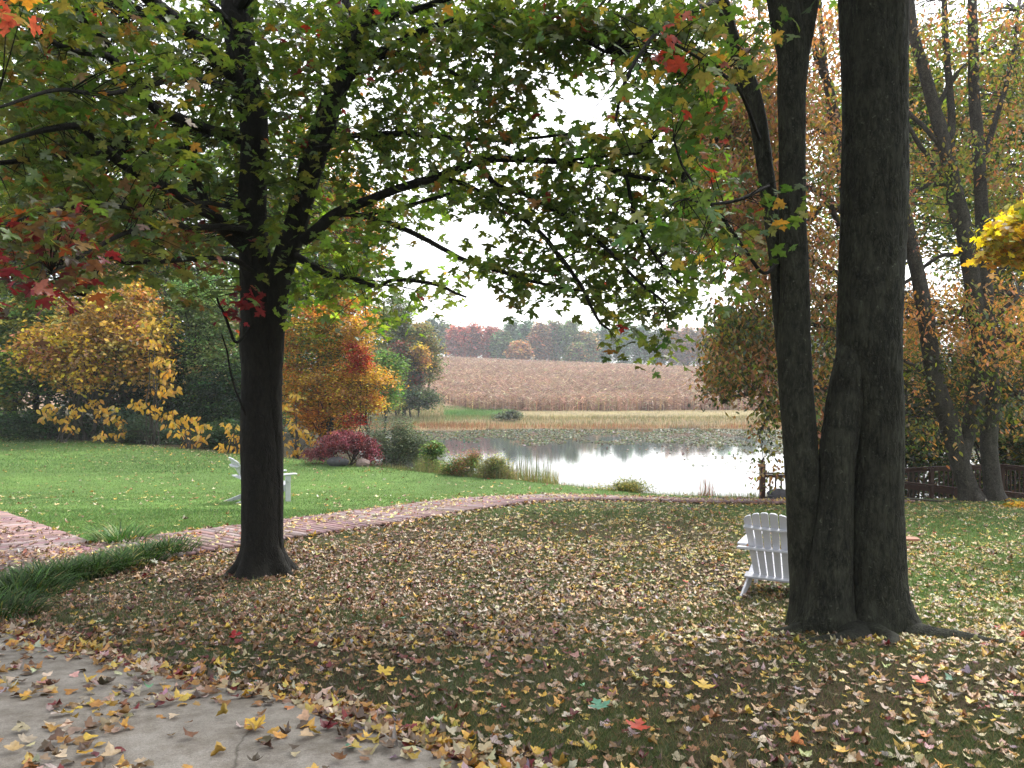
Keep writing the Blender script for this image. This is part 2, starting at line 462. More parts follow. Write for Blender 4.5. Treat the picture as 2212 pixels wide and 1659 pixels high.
# plan of the boardwalk (centre line)
W_MAIN = catmull([(-6.0, 10.2), (-5.45, 10.9), (-4.6, 12.0), (-3.6, 13.25), (-2.6, 14.5), (-1.6, 16.0), (-.45, 17.7), (1.05, 19.2), (2.8, 20.05), (4.6, 20.25), (6.2, 19.95), (7.8, 19.6), (9.5, 20.6)], 160)
W_LEFT = catmull([(-12.5, 17.0), (-9.2, 13.7), (-7.2, 11.7), (-6.1, 10.6), (-5.5, 10.0)], 60)
def seg_dist(x, y, poly):
    p = np.stack([x.ravel(), y.ravel()], -1)
    d = np.full(len(p), 1e9)
    for i in range(0, len(poly), 2):
        q = np.hypot(p[:, 0] - poly[i, 0], p[:, 1] - poly[i, 1])
        d = np.minimum(d, q)
    return d.reshape(x.shape)
def side_of_walk(x, y):
    """positive beyond the boardwalk (lawn side)"""
    yb = np.interp(x, W_MAIN[:, 0], W_MAIN[:, 1])
    yl = np.interp(x, W_LEFT[:, 0], W_LEFT[:, 1])
    return y - np.where(x < -5.2, yl, yb)
def bare_zone(x, y):
    """how much bare soil and litter instead of lawn (0..1)"""
    s = side_of_walk(x, y)
    a = 1 - sstep(-.6, .4, s)
    green = sstep(2.2, 4.2, x - .12 * (y - 8)) * sstep(6.0, 8.5, y) * .75
    green = np.maximum(green, .45 * sstep(13, 17, y))
    return a * (1 - green)
LAWN = np.array([.10, .175, .052]); SOIL = np.array([.055, .040, .027]); DULL = np.array([.055, .070, .030])
col = np.ones(XX.shape + (3,)) * LAWN
zf = bare_zone(XX, YY)[..., None]
mixn = fbm(XX * .8, YY * .8, 0, 21)[..., None]
near_c = SOIL * (1 - sstep(.42, .6, mixn)) + DULL * sstep(.42, .6, mixn)
col = col * (1 - zf) + near_c * zf
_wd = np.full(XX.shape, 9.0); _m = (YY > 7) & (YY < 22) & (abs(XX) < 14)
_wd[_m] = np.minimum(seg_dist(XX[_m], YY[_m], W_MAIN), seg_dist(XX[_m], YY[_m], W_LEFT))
col = np.where((_wd < .8)[..., None], np.array([.02, .014, .012]), col)  # ground under the planks painted near black, shade for the gaps
e = (YY - y_edge(XX))[..., None]
wood = np.array([.045, .038, .02]); col = np.where(e > .3, wood, col)
bankc = np.array([.10, .12, .04]); col = np.where((e > .3) & (XX[..., None] > -6), bankc, col)
mud = np.array([.05, .045, .03]); col = np.where(ZZ[..., None] < WATER + .05, mud, col)
fY = YY - 82
farm = np.clip(fbm(XX * .12, YY * .12, 0, 5), 0, 1)[..., None]
tan = np.array([.27, .20, .125]) * (.8 + .4 * farm)
far_m = (YY[..., None] > 78) & (ZZ[..., None] > WATER + .03)
col = np.where(far_m, tan, col)
rat = XX / np.maximum(YY, 1)
gs = far_m & ((rat[..., None] > -.085) & (rat[..., None] < -.01)) & (YY[..., None] > 92 + 60 * (rat[..., None] + .04)) & (YY[..., None] < 116)
col = np.where(gs, np.array([.085, .17, .045]), col)
stub = far_m & (rat[..., None] > -.01) & (YY[..., None] > 96) & (YY[..., None] < 112)
col = np.where(stub, np.array([.27, .225, .14]), col)
corn_m = far_m & (YY[..., None] > 112)
col = np.where(corn_m, np.array([.25, .165, .125]), col)
nx, ny = len(xs), len(ys)
ii = (np.arange(ny - 1)[:, None] * nx + np.arange(nx - 1)[None]).ravel()
quads = np.stack([ii, ii + 1, ii + nx + 1, ii + nx], -1)
g = tri_mesh("ground", np.stack([XX, YY, ZZ], -1).reshape(-1, 3), quads, M['ground'], None, col.reshape(-1, 3), True)
tag(g, "sloping ground of lawn, bare soil, pond bank and the field hill behind", "ground", kind="structure")

# pond
pv = np.array([(-40, 20, WATER), (75, 18, WATER), (75, 86, WATER), (-40, 86, WATER)])
w = tri_mesh("pond_water", pv, [(0, 1, 2, 3)], M['water'])
tag(w, "still pale pond mirroring the sky below the lawn", "water", kind="structure")

# ------------------------------------------------------------------ patio slab
rng = np.random.default_rng(11)
def patio_edge(y): return np.interp(y, [-3, 2.5, 3.35, 3.75, 4.1, 4.45, 4.95, 5.6, 6.4, 7.2, 8.0], [2.5, .9, .0, -.52, -.95, -1.25, -2.15, -3.0, -4.0, -5.3, -7.5])
yy = np.arange(-3, 7.9, .12); cols = 26
V = []
for y in yy:
    xe = float(patio_edge(y)) + .03 * math.sin(y * 7)
    V += [(x, y, float(G(x, y, False)) + .035) for x in np.linspace(-13, xe, cols)]
nrow = len(yy)
Q = [(i * cols + j, i * cols + j + 1, (i + 1) * cols + j + 1, (i + 1) * cols + j) for i in range(nrow - 1) for j in range(cols - 1)]
base = len(V)
for i in range(nrow):
    x, y, z = V[i * cols + cols - 1]; V.append((x, y, z - .12))
Q += [(i * cols + cols - 1, base + i, base + i + 1, (i + 1) * cols + cols - 1) for i in range(nrow - 1)]
pt = tri_mesh("patio", np.array(V), Q, M['concrete'], smooth=False)
tag(pt, "pale concrete patio slab at the lower left corner", "patio", kind="structure")

# ------------------------------------------------------------------ boardwalk
def box_into(L, c, ax, ay, az, hx, hy, hz, colr=None):
    c = np.asarray(c, float)
    b = len(L['V'])
    for sx in (-1, 1):
        for sy in (-1, 1):
            for sz in (-1, 1):
                L['V'].append(c + ax * hx * sx + ay * hy * sy + az * hz * sz); L['C'].append(colr if colr is not None else (1, 1, 1))
    for f in ((0, 1, 3, 2), (4, 6, 7, 5), (0, 4, 5, 1), (2, 3, 7, 6), (0, 2, 6, 4), (1, 5, 7, 3)):
        L['Q'].append([b + k for k in f])
def planks(poly, L, skip=None):
    d = np.r_[0, np.cumsum(np.hypot(*np.diff(poly, axis=0).T))]
    s = np.arange(.07, d[-1], .148)
    for q in s:
        x = np.interp(q, d, poly[:, 0]); y = np.interp(q, d, poly[:, 1])
        x2 = np.interp(q + .05, d, poly[:, 0]); y2 = np.interp(q + .05, d, poly[:, 1])
        t = norm(np.array([x2 - x + 1e-6, y2 - y, 0.]))
        if skip and skip(x, y): continue
        n = np.array([-t[1], t[0], 0.])
        z1 = float(G(x + n[0] * .7, y + n[1] * .7, False)); z0 = float(G(x - n[0] * .7, y - n[1] * .7, False))
        n3 = norm(np.array([n[0] * 1.4, n[1] * 1.4, z1 - z0]))
        z2 = float(G(x2, y2, False)); t3 = norm(np.array([x2 - x + 1e-6, y2 - y, (z2 - float(G(x, y, False)))]))
        up = np.cross(t3, n3); 
        if up[2] < 0: up = -up
        cr = np.array([.25, .165, .160]) * (1 + .13 * rng.standard_normal()) * (1 + .05 * rng.standard_normal(3))
        if rng.random() < .12: cr = np.array([.30, .24, .24]) * (1 + .1 * rng.standard_normal())
        box_into(L, (x, y, (z1 + z0) / 2 + (.038 if poly is W_MAIN else .026) + rng.normal(0, .0015)), t3, n3, up, .0715, (.86 if poly is W_MAIN else .78) + rng.normal(0, .006), .019, tuple(np.clip(cr, 0, 1)))
def sides(poly, L):
    p3 = [np.array([q[0], q[1], float(G(q[0], q[1], False)) + .0]) for q in poly[::4]]
    for a, b in zip(p3[:-1], p3[1:]):
        t = norm(b - a); n = norm(np.cross(np.array([0, 0, 1.]), t)); up = np.cross(t, n)
        for s in (-.66, .66):
            m = (a + b) / 2 + n * s
            box_into(L, m - up * .045, t, n, up, np.linalg.norm(b - a) / 2 - .001, .02, .05, (.05, .03, .025))
for poly, lab in ((W_MAIN, "red brown plank boardwalk curving across the lawn towards the pond"), (W_LEFT, "red brown plank boardwalk coming in from the left edge")):
    L = {'V': [], 'Q': [], 'C': []}
    sk = (lambda x, y: seg_dist(np.array([x]), np.array([y]), W_LEFT)[0] < .42) if poly is W_MAIN else None
    planks(poly, L, sk); sides(poly, L)
    o = raw_mesh("boardwalk", np.array(L['V']), np.array(L['Q']).ravel(), np.arange(len(L['Q'])) * 4, M['plank'], None, np.array(L['C']))
    tag(o, lab, "boardwalk", kind="structure")

# ------------------------------------------------------------------ lawn grass blades
def scatter(rng, n, x0, x1, y0, y1, power=1.0):
    """positions inside the view wedge, denser near the camera"""
    y = y0 + (y1 - y0) * rng.random(n) ** power
    x = (rng.random(n) * 2 - 1) * (y * .68 + .6)
    k = (x > x0) & (x < x1)
    return x[k], y[k]
def patio_mask(x, y): return (x < patio_edge(y) + .02) & (y < 7.9)
def walk_mask(x, y): return (seg_dist(x, y, W_MAIN) < .88) | (seg_dist(x, y, W_LEFT) < .78)
rng = np.random.default_rng(3)
B = Bag()
def add_grass(n, y0, y1, h, wid, power=1.0):
    x, y = scatter(rng, n, -40, 40, y0, y1, power)
    k = ~patio_mask(x, y) & ~walk_mask(x, y) & (y < y_edge(x) + .9)
    x, y = x[k], y[k]
    z_ = bare_zone(x, y)
    k = rng.random(len(x)) > z_ * (.50 - .45 * sstep(.45, .62, fbm(x * .8, y * .8, 0, 21)))
    x, y, z_ = x[k], y[k], z_[k]
    n = len(x)
    a = rng.random(n) * 6.283
    lean = rng.random(n) * 1.1 + .15
    ax = np.stack([np.cos(a) * lean, np.sin(a) * lean, np.ones(n)], -1)
    nr = np.stack([-np.sin(a) + rng.normal(0, .4, n), np.cos(a) + rng.normal(0, .4, n), np.zeros(n)], -1)
    pos = np.stack([x, y, G(x, y) - .004], -1)
    c = pick(rng, [(5, (.125, .225, .070)), (3, (.092, .175, .052)), (2, (.19, .28, .10)), (1.2, (.28, .28, .14))], n, .16)
    d = pick(rng, [(4, (.06, .10, .035)), (3, (.10, .12, .05)), (3.2, (.24, .20, .12)), (1.5, (.16, .12, .07))], n, .2)
    c = np.where((rng.random(n) < z_)[:, None], d, c)
    big = fbm(x * .35, y * .35, 0, 31); st_ = fbm(x * .12 + y * .05, y * .8, 0, 32)
    c = c * (.55 + .55 * big + .4 * st_)[:, None] * np.stack([1 + .35 * (st_ - .5), 1 + 0 * x, 1 - .2 * (st_ - .5)], -1)
    s = h * (.6 + .8 * rng.random(n))
    Vt = SPIKE[0].copy(); Vt[:, 1] *= wid
    B.add((Vt, SPIKE[1]), pos, ax, nr, s, c)
add_grass(240000, 3.2, 8, .040, .10)
add_grass(170000, 7, 16, .055, .14)
add_grass(200000, 13, 30, .040, .26)
add_grass(70000, 26, 42, .07, .3)
tag(B.build("lawn_grass", M['grass']), "short green lawn grass thinning to bare soil under the maples", "grass", kind="stuff")

# ------------------------------------------------------------------ fallen leaves
rng = np.random.default_rng(5)
PAL_TAN = [(4, (.40, .29, .18)), (2, (.52, .42, .32)), (3, (.52, .33, .06)), (3, (.20, .10, .045)), (2.4, (.34, .17, .05)), (.9, (.14, .02, .025)), (2, (.09, .055, .035)), (.04, (.15, .3, .2)), (.5, (.34, .26, .27))]
PAL_YEL = [(4, (.52, .44, .20)), (2, (.56, .48, .34)), (3.4, (.55, .40, .08)), (2, (.28, .15, .055)), (.3, (.35, .05, .03)), (2, (.36, .29, .13)), (.8, (.12, .08, .04))]
PAL_BRN = [(4, (.22, .12, .06)), (2, (.36, .24, .15)), (3, (.15, .07, .035)), (1.2, (.45, .30, .08)), (1, (.14, .025, .025)), (1.3, (.46, .35, .25)), (3, (.08, .048, .03))]
LB = Bag()
def litter(x, y, size, tmpl, pal, lift=.008, flat=.19, zoff=0.0):
    n = len(x)
    if n == 0: return
    a = rng.random(n) * 6.283
    ax = np.stack([np.cos(a), np.sin(a), rng.normal(0, flat * .6, n)], -1)
    nr = np.stack([rng.normal(0, flat, n), rng.normal(0, flat, n), np.ones(n)], -1)
    pos = np.stack([x, y, G(x, y) + zoff + lift * (.4 + 1.8 * rng.random(n))], -1)
    c = pick(rng, pal, n, .2)
    cu = np.stack([rng.normal(.2, .6, n), rng.normal(.25, .65, n), rng.normal(0, .4, n)], -1)
    LB.add(tmpl, pos, ax, nr, size * (.62 + .6 * rng.random(n)), c, cu)
def spread(n, y0, y1, dens, size, tmpl, power=1.0, zoff=None):
    x, y = scatter(rng, n, -30, 30, y0, y1, power)
    k = rng.random(len(x)) < dens(x, y)
    x, y = x[k], y[k]
    onw = walk_mask(x, y); onp = patio_mask(x, y)
    k = ~onw & ~onp & (y < y_edge(x) + .6)
    sx, sy = x[k], y[k]
    s = side_of_walk(sx, sy)
    yel = sstep(-1.0, 4.0, sx + .35 * (sy - 9)) * .85
    yel = np.where(s > 0, .9, yel)
    r = rng.random(len(sx))
    brn = np.exp(-((sx + 2.6) ** 2 / 22 + (sy - 9.2) ** 2 / 12)) * .95
    kb = (rng.random(len(sx)) < brn)
    ky = ~kb & (r < yel); kt = ~kb & ~ky
    for kk, pal in ((kb, PAL_BRN), (ky, PAL_YEL), (kt, PAL_TAN)):
        litter(sx[kk], sy[kk], size, tmpl, pal)
def dens_near(x, y):
    base = .42 + .58 * np.exp(-((x + 1.2) ** 2 / 22 + (y - 11) ** 2 / 16))
    base = base * (.15 + 1.5 * fbm(x * 1.1, y * 1.1, 0, 41)) * (.72 + .28 * sstep(5.5, 8, y)) * (.5 + noise3(x * 3.1, y * 3.1, 0, 47))
    base = np.maximum(base, .30)
    base = np.where(side_of_walk(x, y) > 0, 0, base)
    return base
def dens_lawn(x, y):
    s = side_of_walk(x, y)
    d = .05 + .30 * np.exp(-np.maximum(s, 0) / 1.6) + .35 * np.exp(-np.maximum(y_edge(x) - y, 0) / 2.2) * (x < -8) + .12 * sstep(-2, 2, x)
    return np.where(s > 0, np.minimum(1, 2.0 * d * (.3 + 1.4 * fbm(x * .6, y * .6, 0, 43))), 0)
spread(12000, 3.2, 7, dens_near, .057, FALL)
spread(14000, 3.2, 11, lambda x, y: np.minimum(1, dens_near(x, y) * 1.1), .034, FALL)
spread(32000, 6, 12, dens_near, .060, FALL)
spread(32000, 11, 21.5, dens_near, .068, MAPLE_S)
spread(26000, 10, 42, dens_lawn, .085, MAPLE_S, .8)
def on_path(poly, n, hw, zo, size=.075, pal=PAL_TAN):
    k = rng.integers(0, len(poly), n)
    ox, oy = rng.normal(0, 1, n), rng.normal(0, 1, n)
    x = poly[k, 0] + (rng.random(n) * 2 - 1) * hw; y = poly[k, 1] + (rng.random(n) * 2 - 1) * hw
    kk = seg_dist(x, y, poly) < .76
    litter(x[kk], y[kk], size, MAPLE_S, pal, .012, .2, zo)
on_path(W_MAIN, 2000, .85, .058, .07, PAL_YEL + [(2, (.4, .12, .08)), (2, (.3, .2, .12))])
on_path(W_LEFT, 800, .8, .048, .07, PAL_BRN)
# leaves on the patio: drifts and a thick edge line
n = 13000
x = -8 + 9 * rng.random(n); y = 2.9 + 4.6 * rng.random(n)
de = patio_edge(y) - x
pp = np.exp(-np.maximum(de, 0) / .25) * .9 + .08 + .8 * sstep(.50, .60, fbm(x * 1.6 + .6 * y, y * 2.4, 0, 77))
k = (de > -.1) & (rng.random(n) < pp * .62)
litter(x[k], y[k], .062, FALL, PAL_TAN, .012, .3, .036)
# thick litter lining the edge on the lawn side
n = 1500
y = 3.0 + 4.4 * rng.random(n); x = patio_edge(y) + np.abs(rng.normal(0, .22, n))
litter(x, y, .060, FALL, PAL_TAN, .02, .4)
# lines of leaves against boardwalk edges
for hw, m in ((.95, 900), (-.95, 900)):
    k = rng.integers(0, len(W_MAIN) - 1, m)
    t = norm(W_MAIN[k + 1] - W_MAIN[k]); nn = np.stack([-t[:, 1], t[:, 0]], -1)
    q = W_MAIN[k] + nn * (hw + rng.normal(0, .07, m)[:, None] * 1.0 + 0) 
    kk = q[:, 1] > 0
    litter(q[kk, 0], q[kk, 1], .08, MAPLE_S, PAL_TAN, .02, .4)
tag(LB.build("fallen_leaves", M['litter']), "carpet of tan, yellow and brown fallen maple leaves", "fallen leaves", kind="stuff")
# single leaves one can point at
def single_leaf(u, v, size, c, label, name="fallen_leaf", a=1.0, tilt=.25):
    x, y = hit(u, v, 2.5, 12)
    bb = Bag()
    r = np.array([a])
    bb.add(MAPLE, np.array([[x, y, float(G(x, y)) + .035 + (.035 if patio_mask(np.array([x]), np.array([y]))[0] else 0)]]), np.array([[math.cos(a), math.sin(a), .1]]), np.array([[.05, -tilt, 1.0]]), np.array([size]), np.array([c]), np.array([[.15, .2, .1]]))
    tag(bb.build(name, M['litter']), label, "leaf")
single_leaf(1300, 1545, .105, (.12, .30, .20), "single green maple leaf lying flat among the tan leaves in the foreground", a=1.9, tilt=.5)
single_leaf(1520, 1500, .11, (.62, .40, .05), "large bright yellow maple leaf in the foreground grass", a=1.4, tilt=.5)
single_leaf(498, 1383, .10, (.30, .015, .02), "crimson maple leaf on the dark grass left of centre", a=.2)
single_leaf(2000, 1487, .10, (.45, .06, .02), "orange red maple leaf on the grass below the big tree roots", a=2.2)
single_leaf(822, 1468, .11, (.62, .42, .06), "yellow maple leaf beside the patio corner drift", a=.7)
single_leaf(1375, 1590, .10, (.45, .05, .02), "small red maple leaf at the bottom edge right of centre", a=1.2)
single_leaf(560, 1600, .10, (.60, .38, .05), "golden maple leaf lying on the pale patio", a=2.6)

# ------------------------------------------------------------------ chairs
def bxm(name, parts, mat, parent, bev=.004):
    """parts: list of 8-corner hexahedra given as (bottom 4, top 4)"""
    bm = bmesh.new()
    for pts in parts:
        vs = [bm.verts.new(p) for p in pts]
        n = len(vs) // 2
        bm.faces.new(vs[:n][::-1]); bm.faces.new(vs[n:])
        for i in range(n):
            bm.faces.new((vs[i], vs[(i + 1) % n], vs[n + (i + 1) % n], vs[n + i]))
    bmesh.ops.recalc_face_normals(bm, faces=bm.faces)
    if bev: bmesh.ops.bevel(bm, geom=list(bm.edges), offset=bev, segments=1, affect='EDGES', clamp_overlap=True)
    me = bpy.data.meshes.new(name); bm.to_mesh(me); bm.free(); me.materials.append(mat)
    o = bpy.data.objects.new(name, me); C.objects.link(o); o.parent = parent
    return o
def hexa(x0, x1, y0, y1, z0, z1):
    return [(x0, y0, z0), (x1, y0, z0), (x1, y1, z0), (x0, y1, z0), (x0, y0, z1), (x1, y0, z1), (x1, y1, z1), (x0, y1, z1)]
def prism_y(prof, y0, y1):
    return [(x, y0, z) for x, z in prof] + [(x, y1, z) for x, z in prof]
def adirondack(loc, face, label, mat, overhang=.10, tiltx=0.0, scl=1.0):
    """faces local +x"""
    root = empty("adirondack_chair", loc, label, "chair", None, face); root.scale = scl if isinstance(scl, tuple) else (scl,) * 3
    W = .29
    # back frame: base point and unit vectors
    b0 = np.array([-.50, 0, .20]); up = norm(np.array([-.44, 0, 1.0])); fw = norm(np.array([1.0, 0, .44]))
    nsl = 6
    sl = []
    ax = np.array([0, 1.0, 0])
    bm_parts = []
    H = .83
    for i in range(nsl):
        t0 = (i - 3) / 3.0; t1 = (i - 2) / 3.0
        def yb(t): return t * .235
        def yt(t): return t * .285
        g = .007
        prof = []
        ks = np.linspace(t0, t1, 5)
        top = [H * (1 - .13 * abs(k) ** 2.2) for k in ks]
        # slightly rounded slat heads
        top[0] -= .012; top[-1] -= .012
        pts2 = [(yb(t0) + g, 0.0), (yb(t1) - g, 0.0)]
        pts2 += [(min(max(yt(k), yt(t0) + g), yt(t1) - g), h) for k, h in zip(ks[::-1], top[::-1])]
        rec = lambda yv, h: -.035 * (1 - (yv / .285) ** 2)         # gentle hollow
        fr = [b0 + up * h + ax * yv + fw * (rec(yv, h) + .011) for yv, h in pts2]
        bk = [b0 + up * h + ax * yv + fw * (rec(yv, h) - .011) for yv, h in pts2]
        bm_parts.append([tuple(p) for p in bk] + [tuple(p) for p in fr])
    bxm("backrest", bm_parts, mat, root, .003)
    def brail(h, half, wdt, thick, ext):
        out_ = []
        for j in range(6):
            ya, yb_ = -half + j * half / 3, -half + (j + 1) * half / 3
            pr = []
            for yv in (ya, yb_):
                k = -.035 * (1 - min(1, (yv / .3) ** 2)) - .0125
                pr.append((yv, k))
            q = []
            for hh in (h, h + wdt):
                q += [tuple(b0 + up * hh + ax * pr[0][0] + fw * pr[0][1]), tuple(b0 + up * hh + ax * pr[1][0] + fw * pr[1][1]),
                      tuple(b0 + up * hh + ax * pr[1][0] + fw * (pr[1][1] - thick)), tuple(b0 + up * hh + ax * pr[0][0] + fw * (pr[0][1] - thick))]
            out_.append(q)
        return out_
    bxm("back_rail", brail(.63, .275, .022, .045, 0), mat, root, 0)
    # arm level cross rail, wide flat board
    xr = b0[0] - .44 * .36
    bxm("back_rail", [prism_y([(xr - .105, .515), (xr - .03, .515), (xr - .03, .54), (xr - .105, .54)], -.36, .36)], mat, root)
    bxm("back_rail", [prism_y([(-.585, .165), (-.50, .20), (-.505, .225), (-.60, .19)], -W - .03, W + .03)], mat, root)
    # seat slats
    ss = []
    for k in range(6):
        x = -.02 - k * .085; z = .375 - k * .034
        ss.append(prism_y([(x - .078, z - .031 - .02), (x, z - .02), (x, z), (x - .078, z - .031)], -W - .02, W + .02))
    ss.append(prism_y([(-.0, .27), (.02, .27), (.02, .372), (-.0, .372)], -W + .012, W - .012))
    bxm("seat", ss, mat, root)
    for s in (-1, 1):
        y0, y1 = sorted((s * (W - .012), s * (W + .012)))
        # side stringer running down into the rear foot
        bxm("rear_leg", [prism_y([(.015, .25), (.015, .36), (-.53, .155), (-1.02, 0.0), (-1.16, 0.0), (-1.14, .025), (-.60, .05 + .14), (-.5, .09)][0:0] or
                                 [(.0, .235), (-.50, .065), (-.86, -.02), (-.99, -.02), (-.56, .165), (.0, .355)], y0, y1)], mat, root)
        yo0, yo1 = sorted((s * (W + .014), s * (W + .044)))
        bxm("front_leg", [prism_y([(-.075, -.03), (.005, -.03), (.005, .535), (-.075, .535)], yo0, yo1)], mat, root)
        yc = s * (W + .045)
        A = [(-.66, yc - .045), (-.3, yc - .06), (.0, yc - .075), (overhang - .02, yc - .07), (overhang, yc - .045), (overhang, yc + .045), (overhang - .02, yc + .07), (.0, yc + .075), (-.3, yc + .06), (-.66, yc + .045)]
        bxm("arm", [[(x, y, .538 + .015 * max(0, (x + .66) / .76)) for x, y in A] + [(x, y, .562 + .015 * max(0, (x + .66) / .76)) for x, y in A]], mat, root)
        bxm("arm_bracket", [prism_y([(-.07, .44), (-.02, .38), (.0, .44), (.0, .536), (-.07, .536)], *sorted((s * (W + .045), s * (W + .09))))], mat, root)
    return root
def place_on_ground(u, v, Y):
    p = P(u, v, Y); return p
# right chair, centre of its rear
cx, cy = 3.12, 9.15
adirondack((cx, cy, float(G(cx, cy)) + .01), math.radians(60), "white slatted wooden armchair seen from behind beside the big maple trunks", M['white'])
c2x, c2y = P(624, 1077, 18.0)[:2]
adirondack((c2x - .165, c2y + .295, float(G(c2x, c2y)) + .01), math.radians(33), "white slatted wooden armchair on the lawn, half hidden by the left maple trunk", M['white'], scl=(1.42, 1.12, 1.08))
c3 = P(1935, 1170, 9.0)
adirondack((4.46, 9.35, float(G(4.46, 9.35)) + .01), math.radians(-10), "red brown wooden armchair hidden behind the big trunks, one arm showing", M['redwood'], .16)

# ------------------------------------------------------------------ hero trees
def bark_disp(amp, freq, flare=None, seed=0, lump=.05):
    def f(pts, a, r, X, Y):
        ca, sa = np.cos(a)[None], np.sin(a)[None]
        z = pts[:, 2:3]
        sx, sy = ca * r * freq, sa * r * freq
        rid = 1 - np.abs(2 * fbm(sx + 7 * seed, sy, z * freq * .13, seed, 3) - 1)
        fine = noise3(sx * 3.1, sy * 3.1, z * freq * .9, seed + 5)
        big = fbm(ca * 1.3 + seed, sa * 1.3, z * 1.1, seed + 11, 2) - .5
        rr = r * (1 + lump * 2 * big) + amp * (rid - .7) * 2 + amp * .5 * (fine - .5)
        if flare is not None:
            z0, h, k = flare
            t = np.clip((z0 + h - z) / h, 0, 1.3)
            lob = .5 + .5 * np.sin(a * 5 + seed + 1.3 * np.sin(a * 2))[None]
            rr = rr + t ** 2.6 * k * (.45 + .9 * lob)
        return rr
    return f
def px_path(lst, Yf, n, scale_extra=1.0):
    """lst of (u, v, halfwidth px[, Y])"""
    a = np.array([(q[0], q[1], q[2], (q[3] if len(q) > 3 else Yf)) for q in lst], float)
    c = catmull(a, n)
    pts = P(c[:, 0], c[:, 1], c[:, 3]); rad = np.maximum(c[:, 2], .3) * c[:, 3] / F * scale_extra
    return pts, rad
def spray_leaves(rng, bag, wood, centers, anchors, colf, tmpl, size, nl, spread_r, tw_r=.006, droop=.55, twigs=True, flat=.35, sub=0):
    """a twig from the nearest branch point to each centre, leaves around its outer part"""
    A = np.asarray(anchors)
    for i, c in enumerate(centers):
        d = A - c
        dd = (d ** 2).sum(-1) + np.where(A[:, 2] > c[2] + .5, 1.0, 0)
        k = int(np.argmin(dd)); a = A[k]
        L = math.sqrt(dd[k])
        dirn = norm(c - a + np.array([0, 0, .0]) + 1e-6)
        if twigs:
            npt = 5 if L > .6 else 4
            p = wig(rng, a, c, npt, .10, .06 if L < 2 else .12)
            wood.tube(p, np.linspace(tw_r * (1 + .8 * min(L, 3)), tw_r * .5, npt), 4)
        n = max(3, int(rng.poisson(nl)))
        t = rng.random(n)
        outd = norm(dirn * np.array([1, 1, .3]) + rng.normal(0, .25, 3))
        side = norm(np.cross(outd, [0, 0, 1.]))
        pos = c + outd * ((t - .45) * 2 * spread_r)[:, None] + side * (rng.normal(0, .55 * spread_r, n))[:, None] + np.array([0, 0, 1]) * rng.normal(-.1 * spread_r, flat * spread_r, n)[:, None]
        a2 = rng.random(n) * 6.283
        ax = np.stack([np.cos(a2), np.sin(a2), -droop * (.2 + 1.5 * rng.random(n))], -1)
        nr = np.stack([rng.normal(0, .55, n), rng.normal(0, .55, n), np.ones(n)], -1)
        col_ = colf(c, n)
        cu = np.stack([rng.normal(-.15, .2, n), rng.normal(-.1, .25, n), rng.normal(0, .15, n)], -1)
        bag.add(tmpl, pos, ax, nr, size * (.55 + .65 * rng.random(n)) * (.8 if c[1] < 6.5 else 1.0), col_, cu)
CELL = 55.3
def map_centres(rng, rows, c0, Yr, k, vtop=0.0):
    out_ = []
    for r, line in enumerate(rows):
        for j, ch in enumerate(line):
            if ch in ' .0': continue
            d = int(ch)
            m = rng.poisson(d * k)
            for _ in range(m):
                u = (c0 + j + rng.random()) * CELL; v = vtop + (r + rng.random()) * CELL
                lo, hi = Yr(u, v)
                out_.append(P(u, v, lo + (hi - lo) * rng.random()))
    return np.array(out_)

# ---------- left maple
rng = np.random.default_rng(17)
Lt = 9.9
base_xy = P(566, 1222, Lt)
LM = empty("maple_tree", (base_xy[0], Lt, float(G(base_xy[0], Lt))), "broad green maple with a dark trunk left of centre, branches over half the view", "tree")
def g0(x, y): return float(G(x, y))
zb = g0(base_xy[0], Lt)
tw = Wood()
main, rm = px_path([(567, 1270, 44), (567, 1222, 43), (565, 1150, 42), (565, 1050, 42), (563, 960, 42), (560, 880, 38), (560, 800, 37), (556, 745, 37), (558, 690, 36), (556, 620, 35), (552, 560, 33), (546, 490, 30), (545, 420, 29), (549, 340, 28), (548, 260, 29), (530, 180, 30), (520, 110, 30), (512, 20, 32), (508, -80, 30), (500, -220, 26), (500, -420, 20), (520, -620, 12)], Lt, 420)
tw.tube(main, rm, 72, bark_disp(.011, 26, (zb, .55, .15), 1, .035))
lobe, rl = px_path([(596, 1260, 18), (594, 1150, 17), (592, 1050, 19), (590, 960, 21), (586, 880, 22), (588, 800, 22), (590, 740, 23), (592, 680, 25), (598, 620, 27), (606, 585, 26), (628, 520, 25), (646, 460, 24), (660, 405, 24), (676, 350, 25), (697, 290, 25), (712, 235, 23, 9.7), (735, 180, 20, 9.6), (765, 110, 17, 9.5), (795, 50, 15, 9.5), (822, -20, 13, 9.4), (860, -160, 11, 9.2), (900, -320, 7, 9)], Lt, 380)
tw.tube(lobe, rl, 56, bark_disp(.010, 26, (zb, .5, .08), 2, .03))
tw.build("trunk", M['bark_dark'], LM)
